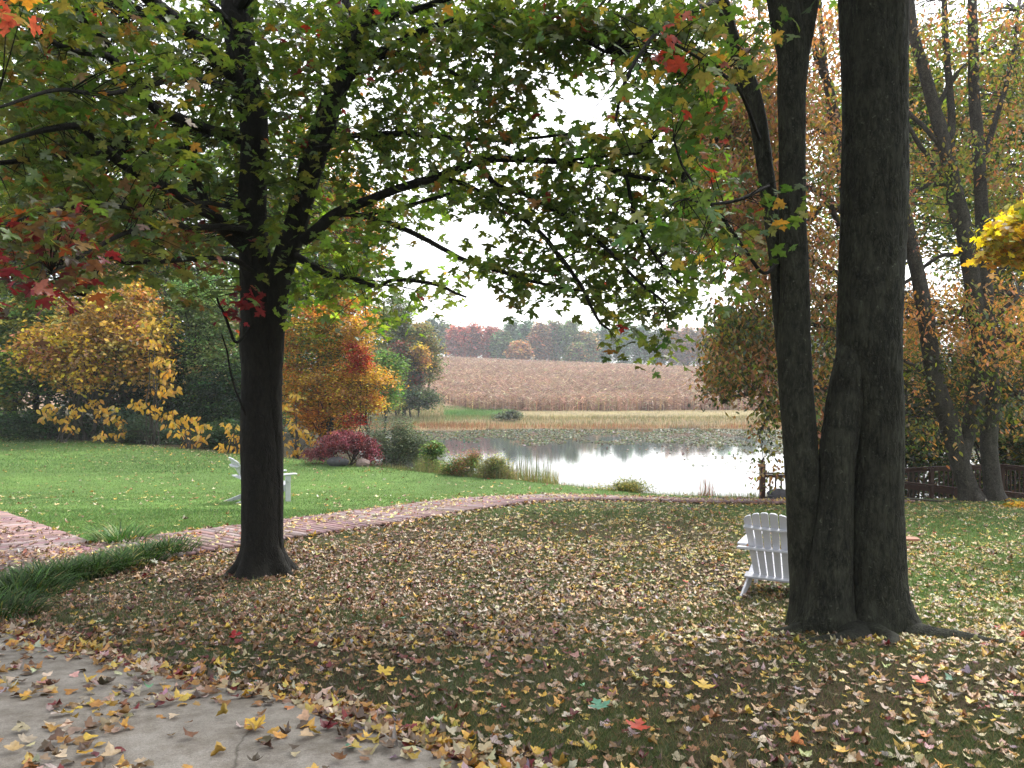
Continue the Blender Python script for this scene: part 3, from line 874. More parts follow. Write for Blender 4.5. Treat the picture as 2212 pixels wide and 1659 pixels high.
limbs_def = [
    # left side, reaching towards the camera
    ([(540, 240, 20, 9.9), (500, 160, 20, 9.6), (455, 118, 19, 9.3), (400, 60, 18, 9.0), (340, 15, 17, 8.7), (270, -50, 14, 8.2), (150, -160, 10, 7.6), (20, -260, 6, 7)]),
    ([(552, 555, 10, 9.9), (500, 515, 11, 9.6), (456, 452, 11, 9.3), (430, 400, 10, 9.2), (409, 345, 8, 9.1), (395, 270, 6, 9)]),
    ([(540, 520, 12, 9.9), (470, 470, 12, 9.3), (404, 434, 11, 8.7), (340, 395, 11, 8.2), (281, 364, 11, 7.8), (226, 317, 10, 7.4), (195, 290, 9, 7.2), (171, 273, 8, 7), (117, 277, 7, 6.7), (60, 290, 5, 6.3), (0, 310, 4, 6)]),
    ([(520, 300, 12, 9.9), (440, 275, 12, 9.4), (372, 252, 12, 8.8), (335, 229, 11, 8.5), (302, 197, 10, 8.2), (255, 146, 9, 7.8), (226, 120, 8, 7.6), (160, 110, 7, 7.2), (127, 100, 6, 7), (73, 68, 5, 6.6), (20, 45, 4, 6.2), (-60, 20, 3, 6)]),
    ([(255, 146, 8, 7.8), (226, 91, 8, 7.6), (182, 40, 7, 7.3), (146, -10, 6, 7), (110, -60, 5, 7)]),
    ([(420, 325, 8, 9.2), (299, 328, 8, 8.6), (219, 332, 7, 8), (128, 339, 6, 7.3), (11, 350, 5, 6.6), (-80, 356, 3, 6.2)]),
    ([(520, 165, 12, 9.9), (470, 120, 12, 9.8), (430, 80, 11, 9.7), (330, 40, 9, 9.6), (270, 0, 8, 9.5), (200, -60, 5, 9.4)]),
    ([(548, 500, 7, 9.9), (490, 490, 7, 9.0), (420, 492, 6, 8.2), (370, 485, 6, 7.4), (280, 500, 5, 6.6), (190, 545, 4, 5.9), (110, 590, 3, 5.2)]),
    ([(552, 590, 6, 9.8), (500, 560, 6, 9.2), (420, 560, 5, 8.5), (350, 565, 5, 7.8), (280, 568, 4, 7.2), (230, 560, 3, 6.8), (180, 640, 2.5, 6.4)]),
    ([(540, 450, 5, 9.8), (430, 440, 5, 8.4), (330, 455, 4, 7.4), (220, 440, 3.4, 6.6), (120, 450, 3, 6), (20, 480, 2.4, 5.4), (-60, 500, 2, 5)]),
    ([(528, 200, 8, 9.8), (400, 170, 6, 8.4), (250, 200, 5, 7.2), (120, 195, 4, 6.2), (0, 230, 3, 5.6), (-90, 240, 2, 5.4)]),
    ([(512, 60, 8, 9.7), (380, -40, 7, 8), (200, -70, 5, 6.6), (60, -20, 4, 5.6), (-20, 15, 3, 5)]),
    # hanging twig by the trunk
    ([(545, 700, 3, 9.7), (510, 740, 3, 9.5), (490, 690, 3, 9.3), (470, 640, 2, 9.0)]),
    ([(535, 905, 2, 9.75), (505, 830, 2, 9.5), (490, 760, 1.6, 9.3), (478, 720, 1.2, 9.1)]),
    # right side
    ([(655, 520, 14, 9.8), (690, 492, 14, 9.7), (725, 462, 13, 9.6), (790, 435, 11, 9.4), (860, 408, 10, 9.2), (930, 388, 10, 9.1), (985, 368, 9, 9.0), (1040, 347, 9, 8.9), (1100, 342, 8, 8.8), (1200, 350, 7, 8.7), (1300, 364, 6, 8.6), (1390, 384, 5, 8.5), (1470, 398, 3, 8.4)]),
    ([(985, 368, 6, 9.0), (1035, 352, 6, 8.9), (1075, 398, 6, 8.8), (1150, 428, 5.5, 8.6), (1250, 490, 5, 8.4), (1330, 558, 4, 8.2), (1395, 620, 3, 8.1), (1440, 655, 2, 8)]),
    ([(900, 396, 6, 9.1), (985, 392, 6, 8.9), (1080, 440, 5.5, 8.6), (1160, 500, 5, 8.4), (1215, 560, 5, 8.2), (1255, 620, 4, 8.1), (1290, 690, 3, 8.0), (1315, 715, 2, 8)]),
    ([(700, 470, 6, 9.7), (760, 462, 6, 9.5), (830, 480, 6, 9.2), (905, 512, 5.5, 9.0), (1000, 560, 5, 8.8), (1100, 592, 4, 8.6), (1200, 618, 3, 8.4), (1260, 630, 2, 8.3)]),
    ([(700, 320, 7, 9.7), (750, 298, 7, 9.6), (800, 289, 6, 9.5), (900, 291, 6, 9.3), (1010, 300, 5, 9.1), (1110, 302, 4, 9.0), (1230, 290, 3, 8.8)]),
    ([(745, 175, 11, 9.6), (800, 130, 10, 9.5), (850, 98, 9, 9.3), (930, 60, 8, 9.1), (1020, 38, 7, 9), (1100, 25, 6, 8.8), (1210, 60, 5, 8.6), (1310, 110, 4, 8.4)]),
    ([(750, 165, 8, 9.6), (830, 120, 7, 9.4), (900, 122, 6, 9.2), (980, 160, 5, 9), (1070, 215, 4, 8.8)]),
    ([(800, 50, 8, 9.5), (900, 20, 7, 9.2), (1050, -30, 6, 8.8), (1200, -60, 5, 8.3), (1330, -50, 4, 8)]),
    ([(622, 545, 8, 9.9), (665, 570, 8, 9.7), (710, 592, 7, 9.5), (760, 600, 6, 9.3), (815, 618, 5, 9.1), (850, 605, 4, 9.0), (930, 612, 4, 8.8), (1010, 640, 2, 8.7)]),
    ([(800, 462, 4, 9.4), (880, 445, 4, 9.2), (950, 425, 4, 9.1), (1010, 405, 3, 9)]),
    ([(1300, 364, 4, 8.6), (1345, 370, 4, 8.5), (1362, 430, 4, 8.4), (1385, 500, 3, 8.3), (1430, 570, 3, 8.2), (1465, 610, 2, 8.1)]),
    ([(1200, 350, 3, 8.7), (1290, 340, 3, 8.6), (1380, 330, 3, 8.4)]),
    ([(735, 180, 8, 9.6), (760, 60, 8, 10.2), (740, -60, 7, 11), (760, -200, 6, 12)]),
    ([(512, 20, 14, 9.9), (600, -60, 12, 9), (750, -150, 10, 8), (900, -220, 7, 7)]),
    ([(512, 20, 14, 9.9), (560, -120, 12, 8), (600, -300, 10, 6), (640, -600, 7, 4.5)]),
    ([(500, -80, 14, 9.9), (380, -260, 12, 9), (200, -420, 9, 8), (0, -560, 6, 7)]),
]
limb = Wood(); anchors = []
for ld in limbs_def:
    p, r = px_path(ld, Lt, 12 * len(ld))
    p = p + (fbm(p[:, 0] * 2, p[:, 1] * 2, p[:, 2] * 2, 8)[:, None] - .5) * .05
    limb.tube(p, r * .92 + .002, 10)
    anchors.append(p[4:])
_clear = np.concatenate([anchors[i] for i in (0, 1, 2, 3, 6, 14)] + [main[170:400:3], lobe[170:400:3]])
anchors.append(main[150:]); anchors.append(lobe[170:])
anchors = np.concatenate(anchors)
def clear_view(cen, limbs, rpx, keep, rng):
    lp = np.array([to_px(q) for q in limbs]); ly = limbs[:, 1]
    ok = np.ones(len(cen), bool)
    for i, c in enumerate(cen):
        u, v = to_px(c)
        d = np.hypot(lp[:, 0] - u, lp[:, 1] - v)
        m = (d < rpx) & (ly > c[1] - .15)
        if m.any() and rng.random() > keep: ok[i] = False
    return cen[ok]

GREEN = [(5, (.105, .175, .032)), (4, (.075, .135, .034)), (3, (.155, .21, .040)), (1.2, (.20, .22, .05)), (.2, (.30, .14, .04)), (.06, (.22, .02, .02))]
OLIVE = [(4, (.11, .155, .04)), (3, (.07, .13, .035)), (2, (.19, .18, .045)), (.9, (.30, .16, .05)), (.12, (.25, .03, .03))]
REDS = [(5, (.20, .008, .03)), (3, (.28, .015, .03)), (1.5, (.12, .012, .03)), (.6, (.30, .08, .04))]
BRIGHT = [(4, (.18, .32, .05)), (4, (.26, .38, .06)), (2, (.09, .16, .035)), (.6, (.35, .26, .06)), (.12, (.4, .06, .04))]
FIRE = [(3, (.50, .10, .08)), (3, (.65, .36, .06)), (2, (.62, .22, .07)), (1, (.2, .2, .05))]
MIXR = [(3, (.12, .06, .035)), (3, (.09, .11, .04)), (2, (.17, .012, .03)), (1.2, (.26, .07, .03)), (3, (.09, .11, .05))]
def left_col(c, n):
    u, v = to_px(c)
    if u < 130 and 570 < v < 660: return pick(rng, REDS if rng.random() < .4 else MIXR, n, .2)
    if u < 190 and 480 < v <= 560: return pick(rng, MIXR if rng.random() < .8 else OLIVE, n, .2)
    if u < 460 and v > 410: return pick(rng, MIXR if rng.random() < .18 else OLIVE, n, .2)
    if 440 < u < 560 and v > 610 and v < 710: return pick(rng, REDS, n, .2)
    if u < 420 : return pick(rng, OLIVE if rng.random() < .55 else GREEN, n, .2)
    if u > 610 and v > 430 and u < 1050: return pick(rng, BRIGHT if rng.random() < .75 else GREEN, n, .18)
    if u > 820 : return pick(rng, GREEN if rng.random() < .85 else OLIVE, n, .2)
    if rng.random() < .04: return pick(rng, MIXR, n, .2)
    return pick(rng, GREEN, n, .2)
def Yleft(u, v):
    if u < 190 and v > 470: return 4.8, 6.6
    if u < 110 and v < 80: return 5, 8
    if u < 420: return 6.4, 11.5
    if u < 760: return 8.6, 12.5
    if u < 1000: return 8.4, 10.8
    return 8.0, 9.4
ROWS_L = [
 # cols 0..27
 "9999999999799999888999998886",
 "9999999999899998888999998876",
 "9999967899999987766654322366",
 "9999853599998876666550001256",
 "9999995689998776555520001245",
 "9999999999999666666665555543",
 "9999999999978665566666666663",
 "9999999988877766666666666664",
 "9999998888877765310244666664",
 "8887765567877661000245566664",
 "6543332345777770122344555662",
 "4100001200277732441033246550",
 "0000000001002221100001006310",
 "0000000000000000000000002200",
]
cen = map_centres(rng, ROWS_L, 0, Yleft, 1.25)
cen = clear_view(cen, _clear, 30, .3, rng)
# what hangs over and outside the frame, so that the crown shades the ground like the real one
ex = []
for _ in range(900):
    ex.append((rng.uniform(-9, 4), rng.uniform(3.0, 15), rng.uniform(4.6, 11)))
ex = np.array(ex)
pxs = np.array([to_px(q) for q in ex])
ex = ex[(pxs[:, 1] < -20) | (pxs[:, 0] < -20)]
rr_ = ((ex[:, 0] + 3.2) / 7.5) ** 2 + ((ex[:, 1] - 9.5) / 7) ** 2 + ((ex[:, 2] - 6) / 6) ** 2
ex = ex[rr_ < 1]
crown = Bag(); twg = Wood()
print("left maple sprays", len(cen), len(ex))
spray_leaves(rng, crown, twg, cen, anchors, left_col, MAPLE, .122, 8, .26, .0035)
spray_leaves(rng, crown, twg, ex, anchors, left_col, MAPLE_S, .13, 14, .45, .006)
# explicit close red cluster, the near yellow and red leaves in the corner
for (u, v, Y, m, pal) in ((30, 600, 4.2, 5, REDS), (80, 600, 4.3, 3, REDS), (15, 30, 3.7, 4, FIRE), (50, 15, 3.7, 4, FIRE), (500, 655, 9.2, 9, REDS), (535, 625, 9.3, 12, REDS), (480, 672, 9.1, 6, REDS)):
    spray_leaves(rng, crown, twg, P(u, v, Y)[None], anchors, lambda c, n, pal=pal: pick(rng, pal, n, .15), MAPLE, .125, m, .13 if Y < 8 else .2, .004)
limb.build("limbs", M['bark_dark'], LM)
twg.build("twigs", M['bark_dark'], LM)
crown.build("crown", M['leaf'], LM)

# ---------- right maple, three stems
rng = np.random.default_rng(23)
Rt = 6.9
bx = P(1850, 1360, Rt)
RM = empty("maple_tree", (bx[0], Rt, g0(bx[0], Rt)), "tall maple at the right with three dark stems rising from one root base", "tree")
zb = g0(bx[0], Rt)
t1 = Wood()
p, r = px_path([(1897, 1440, 66), (1895, 1370, 64), (1891, 1280, 62), (1890, 1180, 60), (1891, 1080, 56), (1894, 980, 54), (1890, 880, 57), (1878, 790, 64), (1878, 700, 65), (1882, 600, 66), (1886, 500, 66), (1889, 400, 67), (1890, 300, 65), (1889, 200, 65), (1887, 100, 66), (1885, 0, 68), (1880, -150, 66), (1870, -400, 60), (1850, -700, 50), (1830, -1100, 36), (1820, -1500, 20)], Rt, 620)
t1.tube(p, r, 120, bark_disp(.013, 30, (zb, .55, .13), 3, .03)); st_a = p
p, r = px_path([(1786, 1440, 56), (1787, 1360, 54), (1791, 1270, 48), (1797, 1180, 42), (1803, 1090, 38), (1808, 1000, 37), (1818, 920, 38), (1829, 850, 38), (1840, 780, 34), (1850, 700, 26, 7.0), (1860, 620, 18, 7.05)], 6.84, 300)
t1.tube(p, r, 90, bark_disp(.012, 30, (zb, .45, .07), 4, .04))
# healed branch scars
for (u, v, rr) in ((1951, 385, 13), (1946, 800, 6)):
    q, w_ = px_path([(u - 26, v - 8, rr * 1.6), (u - 10, v, rr * 1.25), (u + 2, v + 4, rr * .8)], 6.83, 12)
    t1.tube(q, w_, 20, bark_disp(.008, 40, None, 6, .1))
t1.build("trunk", M['bark'], RM)
t2 = Wood()
p, r = px_path([(1752, 1440, 44, 7.0), (1750, 1340, 42, 7.0), (1745, 1250, 38, 7.0), (1739, 1168, 36, 7.0), (1734, 1051, 35), (1727, 934, 35), (1716, 778, 35), (1717, 625, 30), (1712, 458, 28), (1711, 312, 27), (1710, 200, 29), (1713, 120, 32), (1700, 50, 34), (1688, 0, 30), (1670, -80, 27), (1640, -260, 24), (1600, -500, 18)], Rt, 480)
t2.tube(p, r, 72, bark_disp(.006, 26, (zb, .4, .03), 5, .03)); st_b = p
p, r = px_path([(1718, 170, 18), (1728, 90, 24), (1740, 20, 25), (1752, -60, 24), (1775, -260, 20), (1800, -500, 14)], Rt, 100)
t2.tube(p, r, 40, bark_disp(.006, 26, None, 7, .03)); st_b2 = p
t2.build("trunk", M['bark'], RM)
t3 = Wood()
p, r = px_path([(1694, 900, 6, 7.0), (1690, 800, 9, 7.0), (1683, 690, 11, 7.0), (1677, 583, 13, 7.05), (1668, 479, 16, 7.1), (1655, 375, 17, 7.15), (1643, 292, 18, 7.2), (1634, 240, 18, 7.2), (1620, 190, 18, 7.2), (1595, 120, 16, 7.2), (1578, 70, 15, 7.2), (1556, 0, 16, 7.2), (1530, -90, 15, 7.2), (1480, -260, 12, 7), (1430, -450, 8, 7)], 7.1, 360)
t3.tube(p, r, 44, bark_disp(.005, 26, None, 8, .04)); st_c = p
t3.build("trunk", M['bark'], RM)
# surface roots
rt = Wood()
def root(us, rad, n=40):
    pts = []
    for (dx, dy, dz) in us: pts.append((bx[0] + dx, Rt + dy, 0))
    q = catmull(pts, n); 
    rr = np.interp(np.linspace(0, 1, n), np.linspace(0, 1, len(rad)), rad)
    q[:, 2] = G(q[:, 0], q[:, 1]) - rr * .62
    q[:, 2] += np.linspace(.05, -.01, n)
    rt.tube(q, rr, 18, bark_disp(.01, 30, None, 9, .12))
root([(.2, -.1, 0), (.5, -.32, 0), (.75, -.6, 0), (.95, -.8, 0)], [.20, .12, .07, .03])
root([(-.1, -.2, 0), (-.25, -.5, 0), (-.55, -.62, 0), (-.9, -.6, 0)], [.2, .12, .08, .03])
root([(.0, -.2, 0), (.05, -.5, 0), (-.05, -.75, 0), (-.2, -1.0, 0)], [.17, .09, .05, .015])
root([(-.35, .0, 0), (-.65, -.15, 0), (-.9, -.1, 0)], [.14, .07, .02])
rt.build("roots", M['bark'], RM)
# branches hanging in from the upper right and their leaves
rlimbs = [
    ([(1556, 0, 5, 7.2), (1500, 20, 6, 6.4), (1430, 60, 5, 5.8), (1380, 120, 4, 5.4), (1345, 190, 4, 5.2), (1330, 260, 3, 5.1)]),
    ([(1640, 300, 5, 7.1), (1600, 200, 4, 6.4), (1560, 160, 4, 5.9), (1500, 120, 3, 5.5), (1450, 90, 3, 5.3)]),
    ([(1688, 560, 4, 7.0), (1650, 590, 4, 6.6), (1610, 540, 4, 6.2), (1560, 470, 4, 5.9), (1510, 410, 3, 5.7), (1475, 360, 3, 5.5), (1455, 300, 2, 5.4)]),
    ([(1660, 400, 4, 7.0), (1600, 430, 4, 6.3), (1540, 440, 3, 5.9), (1480, 430, 2, 5.6)]),
    ([(1700, -20, 8, 6.9), (1600, -120, 8, 6), (1480, -120, 7, 5.2), (1350, -60, 5, 4.7), (1250, -20, 3, 4.5)]),
    ([(1885, -100, 14, 6.9), (1980, -260, 12, 6), (2150, -400, 10, 5), (2350, -500, 7, 4.2)]),
    ([(1870, -400, 14, 6.9), (1700, -700, 12, 5.5), (1500, -1000, 9, 4.2), (1300, -1500, 6, 3)]),
]
rl_ = Wood(); ranch = [st_c[150:], st_b[380:], st_b2[50:], st_a[380:]]
for ld in rlimbs:
    q, w_ = px_path(ld, Rt, 10 * len(ld)); rl_.tube(q, w_ * .9 + .001, 8); ranch.append(q[3:])
ranch = np.concatenate(ranch)
ROWS_R = [
 # cols 22..31
 "1344553210",
 "0234552210",
 "0013454400",
 "0123442000",
 "0022220000",
 "1222110000",
 "0111221110",
 "0002333210",
 "0002344410",
 "0001334410",
 "0000232310",
 "0000011000",
]
def Yr(u, v): return (4.9, 6.3) if u < 1560 else (5.6, 6.6)
RG = [(5, (.085, .17, .035)), (3, (.06, .125, .035)), (3, (.13, .20, .05)), (1.6, (.32, .29, .08)), (.4, (.45, .26, .06))]
RY = [(3, (.22, .25, .07)), (3, (.32, .30, .08)), (2, (.10, .17, .04)), (1, (.50, .30, .06)), (.5, (.38, .07, .04))]
RR = [(3, (.42, .05, .04)), (2, (.40, .13, .06)), (2, (.13, .17, .045))]
def right_col(c, n):
    u, v = to_px(c)
    if v < 130 and u > 1430: return pick(rng, RY if rng.random() < .65 else RG, n, .18)
    if rng.random() < .022: return pick(rng, RR, n, .2)
    return pick(rng, RY if rng.random() < .18 else RG, n, .18)
cen = map_centres(rng, ROWS_R, 22, Yr, .42)
ex = np.array([(rng.uniform(-2, 11), rng.uniform(.5, 12), rng.uniform(4.8, 12)) for _ in range(800)])
pxs = np.array([to_px(q) for q in ex]); ex = ex[pxs[:, 1] < -25]
rr_ = ((ex[:, 0] - 4) / 6.5) ** 2 + ((ex[:, 1] - 6) / 6) ** 2 + ((ex[:, 2] - 7.5) / 6) ** 2
ex = ex[rr_ < 1]
cr2 = Bag()
print("right maple sprays", len(cen), len(ex))
spray_leaves(rng, cr2, rl_, cen, ranch, right_col, MAPLE, .125, 6.5, .19, .0035, .7)
spray_leaves(rng, cr2, rl_, ex, ranch, right_col, MAPLE_S, .14, 14, .45, .006)
for (u, v, Y, m, pal) in ((1445, 75, 5.2, 5, RR), (1460, 110, 5.2, 5, RR), (1400, 265, 4.9, 4, RY), (1350, 240, 5.1, 2, RR)):
    spray_leaves(rng, cr2, rl_, P(u, v, Y)[None], ranch, lambda c, n, pal=pal: pick(rng, pal, n, .15), MAPLE, .13, m, .12, .003)
rl_.build("limbs", M['bark_dark'], RM)
cr2.build("crown", M['leaf'], RM)

# ------------------------------------------------------------------ general trees
def blob_tree(name, label, cat, x, y, z0, blobs, nspray, nl, size, spread_r, pal, tmpl=RHOMB, group=None, trunk_r=.15, mat='leaf_far',
              bark='bark_far', gap=.42, gfreq=.5, droop=.4, seed=0, limbs=14, stems=1, flat=.4, pal2=None, p2=.3, thr=.2, lean=0.0, shell=.45):
    rg = np.random.default_rng(seed * 7 + 101)
    root_ = empty(name, (x, y, z0), label, cat, group)
    nspray = int(nspray * 1.7); size = size * 1.12
    cs = []
    vol = np.array([b[3] * b[4] * b[5] for b in blobs]); vol = vol / vol.sum()
    while len(cs) < nspray:
        m = nspray
        k = rg.choice(len(blobs), m, p=vol)
        b = np.array(blobs)[k]
        d = norm(rg.standard_normal((m, 3))); rr = rg.random(m) ** shell
        c = b[:, :3] + d * rr[:, None] * b[:, 3:6]
        c[:, 2] += 0
        nz = fbm(c[:, 0] * gfreq, c[:, 1] * gfreq, c[:, 2] * gfreq * 1.3, seed)
        c = c[nz > gap]
        cs += list(c)
    cs = np.array(cs[:nspray]) + np.array([x, y, z0])
    bag = Bag()
    n = nspray * nl
    ctr = np.repeat(cs, nl, 0)
    off = rg.standard_normal((n, 3)) * spread_r * np.array([1, 1, flat])
    pos = ctr + off
    pos[:, 2] -= .25 * droop * (off[:, 0] ** 2 + off[:, 1] ** 2) / spread_r
    a = rg.random(n) * 6.283
    ax = np.stack([np.cos(a), np.sin(a), -droop * 1.8 * rg.random(n)], -1)
    nr = np.stack([rg.normal(0, .6, n), rg.normal(0, .6, n), np.ones(n)], -1)
    csp = pick(rg, pal, nspray, .30)
    if pal2 is not None:
        nz = fbm(cs[:, 0] * .45, cs[:, 1] * .45, cs[:, 2] * .6, seed + 40)
        k = nz > np.quantile(nz, 1 - p2)
        csp[k] = pick(rg, pal2, int(k.sum()), .16)
    colr = np.repeat(csp, nl, 0) * (1 + .28 * rg.standard_normal((n, 1)))
    bag.add(tmpl, pos, ax, nr, size * (.6 + .8 * rg.random(n)), np.clip(colr, .004, .9))
    if limbs:
        w_ = Wood()
        top = cs[:, 2].max()
        for s in range(stems):
            sx = (s - (stems - 1) / 2) * trunk_r * 3
            tp = np.array([x + lean * (top - z0) + sx * 3 + rg.normal(0, .3), y + rg.normal(0, .3), z0 + (top - z0) * .85])
            tk = wig(rg, np.array([x + sx, y, z0 - .3]), tp, 12, .12)
            rad = np.linspace(trunk_r, trunk_r * .2, 12); rad[0] *= 1.5
            w_.tube(tk, rad, 10)
            for c in cs[rg.choice(len(cs), min(limbs, len(cs)), replace=False)]:
                j = int(np.clip((c[2] - z0) / (top - z0) * 10 - 1 - rg.random() * 2, 2, 10))
                q = wig(rg, tk[j], c, 7, .12, .03)
                w_.tube(q, np.linspace(rad[j] * .5, trunk_r * .06, 7), 5)
        w_.build("trunk" if stems == 1 else "trunks", M[bark], root_)
    bag.build("crown" if cat == "tree" else "foliage", M[mat], root_)
    return root_

def tree_px(name, label, u, Y, blobs, nspray, nl, size, spr, pal, vbase=None, **kw):
    """blobs given in reference pixels (u, v, half width, half height[, extra depth])"""
    x = float(P(u, 800, Y)[0]); z0 = g0(x, Y) 
    bl = []
    for b in blobs:
        dy = b[4] if len(b) > 4 else 0.0
        c = P(b[0], b[1], Y + dy); rx = b[2] * (Y + dy) / F; rz = b[3] * (Y + dy) / F
        bl.append((c[0] - x, dy, c[2] - z0, rx, min(rx, 3.2) if Y < 150 else rx, rz))
    cat = kw.pop('cat', 'tree')
    return blob_tree(name, label, cat, x, Y, z0, bl, nspray, nl, size, spr, pal, **kw)

PG = [(4, (.13, .23, .05)), (3, (.19, .31, .07)), (2, (.08, .15, .04)), (1.2, (.36, .36, .08))]
PGD = [(4, (.022, .055, .020)), (3, (.04, .09, .03)), (1, (.08, .14, .04))]  # darkened greens, the shade deep in the wood painted in
PYG = [(4, (.28, .34, .06)), (3, (.18, .30, .06)), (2, (.42, .36, .07)), (1, (.10, .18, .05))]
PLG = [(4, (.18, .34, .06)), (3, (.12, .26, .06)), (2, (.28, .36, .08))]
PYL = [(4, (.75, .48, .05)), (3, (.50, .28, .07)), (2, (.42, .22, .10)), (1, (.25, .22, .06))]
PYT = [(4, (.60, .38, .12)), (3, (.68, .44, .08)), (2, (.42, .24, .14)), (3, (.75, .50, .06)), (.6, (.25, .25, .06))]
PYB = [(4, (.72, .44, .05)), (2, (.66, .36, .06)), (1, (.6, .42, .12))]
POR = [(4, (.80, .30, .04)), (3, (.78, .42, .05)), (2, (.40, .12, .04)), (2, (.28, .24, .05))]
POG = [(3, (.66, .38, .05)), (2, (.26, .28, .05)), (2, (.12, .19, .05)), (3, (.75, .36, .05))]
PRED = [(4, (.50, .06, .04)), (2, (.55, .14, .06))]
PMAR = [(4, (.20, .04, .06)), (3, (.27, .07, .09)), (2, (.11, .025, .035))]
PGREY = [(4, (.13, .17, .10)), (3, (.17, .22, .13)), (2, (.08, .11, .06))]
PDRY = [(4, (.34, .27, .14)), (3, (.26, .24, .09)), (2, (.16, .20, .07)), (1, (.42, .36, .22))]
WG = "trees of the wood beyond the lawn"

# ------------------------------------------------------------------ wood at the left
# tall trees at the back
tree_px("tree", "tall yellow green tree at the far left edge of the wood", 20, 44, [(30, 380, 140, 330), (-20, 650, 110, 200)], 520, 24, .22, .55, PYG, trunk_r=.22, seed=1, group=WG, flat=.22, gap=.36)
tree_px("tree", "bright green tall tree of the wood behind the yellow leaved tree", 165, 47, [(150, 430, 130, 280), (170, 680, 110, 170)], 520, 24, .22, .55, PLG, trunk_r=.22, seed=2, group=WG, flat=.22, gap=.38)
tree_px("tree", "tall mixed yellow and green tree in the wood, left of the maple trunk", 320, 48, [(330, 480, 120, 190), (300, 640, 120, 160)], 420, 24, .22, .55, PYG, trunk_r=.2, seed=3, group=WG, flat=.22, gap=.4, pal2=PYT, p2=.3)
tree_px("tree", "tall mid green tree of the wood just left of the maple trunk", 455, 45, [(460, 470, 110, 260), (450, 740, 85, 170)], 460, 26, .21, .5, PG, trunk_r=.22, seed=4, group=WG, flat=.22, gap=.38)
tree_px("tree", "light grey green leafy tree of the wood hard by the maple trunk", 430, 41, [(450, 650, 75, 90), (480, 800, 70, 110)], 300, 40, .13, .42, [(3, (.26, .38, .13)), (3, (.19, .30, .10)), (2, (.38, .46, .16))], trunk_r=.12, seed=5, group=WG, flat=.22, gap=.42)
tree_px("tree", "green tree of the wood seen through the maple fork", 590, 46, [(600, 480, 90, 210), (590, 740, 80, 190)], 420, 24, .22, .5, PG, trunk_r=.2, seed=6, group=WG, flat=.22, gap=.38, pal2=PYG, p2=.3)
tree_px("tree", "tall orange topped tree behind the right limb of the maple", 700, 47, [(700, 380, 80, 120), (740, 500, 90, 120)], 330, 24, .22, .5, POG, trunk_r=.2, seed=7, group=WG, flat=.22, gap=.4, pal2=POR, p2=.4)
tree_px("tree", "yellow green tree of the wood low at the far left edge", 30, 40, [(20, 760, 100, 130), (100, 700, 60, 90)], 300, 28, .19, .42, PYG, trunk_r=.14, seed=8, group=WG, flat=.22, gap=.36, pal2=PG, p2=.5)
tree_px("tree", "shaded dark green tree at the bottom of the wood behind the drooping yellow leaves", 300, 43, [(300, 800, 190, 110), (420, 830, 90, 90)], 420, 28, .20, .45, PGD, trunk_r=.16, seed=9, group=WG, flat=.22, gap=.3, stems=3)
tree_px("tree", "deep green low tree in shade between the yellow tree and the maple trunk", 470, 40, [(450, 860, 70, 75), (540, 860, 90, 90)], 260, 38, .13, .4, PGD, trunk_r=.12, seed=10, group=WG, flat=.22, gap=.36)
# yellow tree with large drooping leaves
tree_px("yellow_tree", "broad yellow and tan tree with drooping leaves before the wood at the left", 190, 38,
        [(225, 640, 100, 60), (210, 730, 130, 70), (110, 760, 80, 60), (300, 720, 70, 100), (180, 800, 90, 45), (330, 800, 45, 50)],
        400, 28, .18, .40, PYT, trunk_r=.10, seed=12, gap=.40, gfreq=.9, droop=.6, stems=4, pal2=PYL, p2=.35, limbs=8)
def droopers(name, label, u, Y, pts, size=.30, pal=PYB, seed=0, cat="tree", group=None, vb=None, nl=12):
    """sprays of long hanging leaves"""
    rg = np.random.default_rng(900 + seed)
    x = float(P(u, 800, Y)[0]); z0 = g0(x, Y)
    root_ = empty(name, (x, Y, z0), label, cat, group)
    bag = Bag(); w_ = Wood()
    for (pu, pv, r) in pts:
        c = P(pu, pv, Y + rg.normal(0, .3)); rm_ = r * Y / F
        n = int(nl * (r / 14) ** 1.3) + 6
        off = rg.standard_normal((n, 3)) * rm_ * np.array([.75, .6, .35])
        a = rg.random(n) * 6.283
        ax = np.stack([np.cos(a), np.sin(a) * .7, -.5 - 1.0 * rg.random(n)], -1)
        nr = np.stack([rg.normal(0, .5, n), -np.ones(n) * .8, np.abs(rg.normal(.4, .4, n))], -1)
        bag.add(OVAL, c + off, ax, nr, size * (.6 + .6 * rg.random(n)), pick(rg, pal, n, .14))
        st = np.array([x + (c[0] - x) * .35, Y, max(z0 + .6, c[2] - .2 - .3 * rg.random())])
        w_.tube(wig(rg, st, c, 7, .12, .04), np.linspace(.018, .006, 7), 5)
        w_.tube(wig(rg, np.array([x + rg.normal(0, .15), Y, z0 - .1]), st, 6, .1), np.linspace(.04, .018, 6), 6)
    w_.build("trunk", M['bark_far'], root_); bag.build("crown", M['leaf_far'], root_)
    return root_
BL = "saplings with bright yellow drooping leaves along the wood"
droopers("yellow_sapling", "bright yellow drooping leaves on the sapling at the lower left of the wood", 130, 36.5, [(110, 885, 16), (135, 905, 16), (170, 880, 14), (200, 870, 18), (225, 885, 20), (240, 905, 14), (150, 922, 12), (100, 900, 10)], seed=1, group=BL)
droopers("yellow_sapling", "bright yellow drooping leaves hanging right of the broad yellow tree", 330, 36, [(300, 870, 20), (330, 880, 22), (360, 895, 16), (350, 780, 16), (360, 810, 18), (345, 845, 16), (370, 840, 12), (335, 740, 15), (320, 700, 14), (250, 935, 12), (265, 915, 14), (215, 940, 9)], seed=2, group=BL)
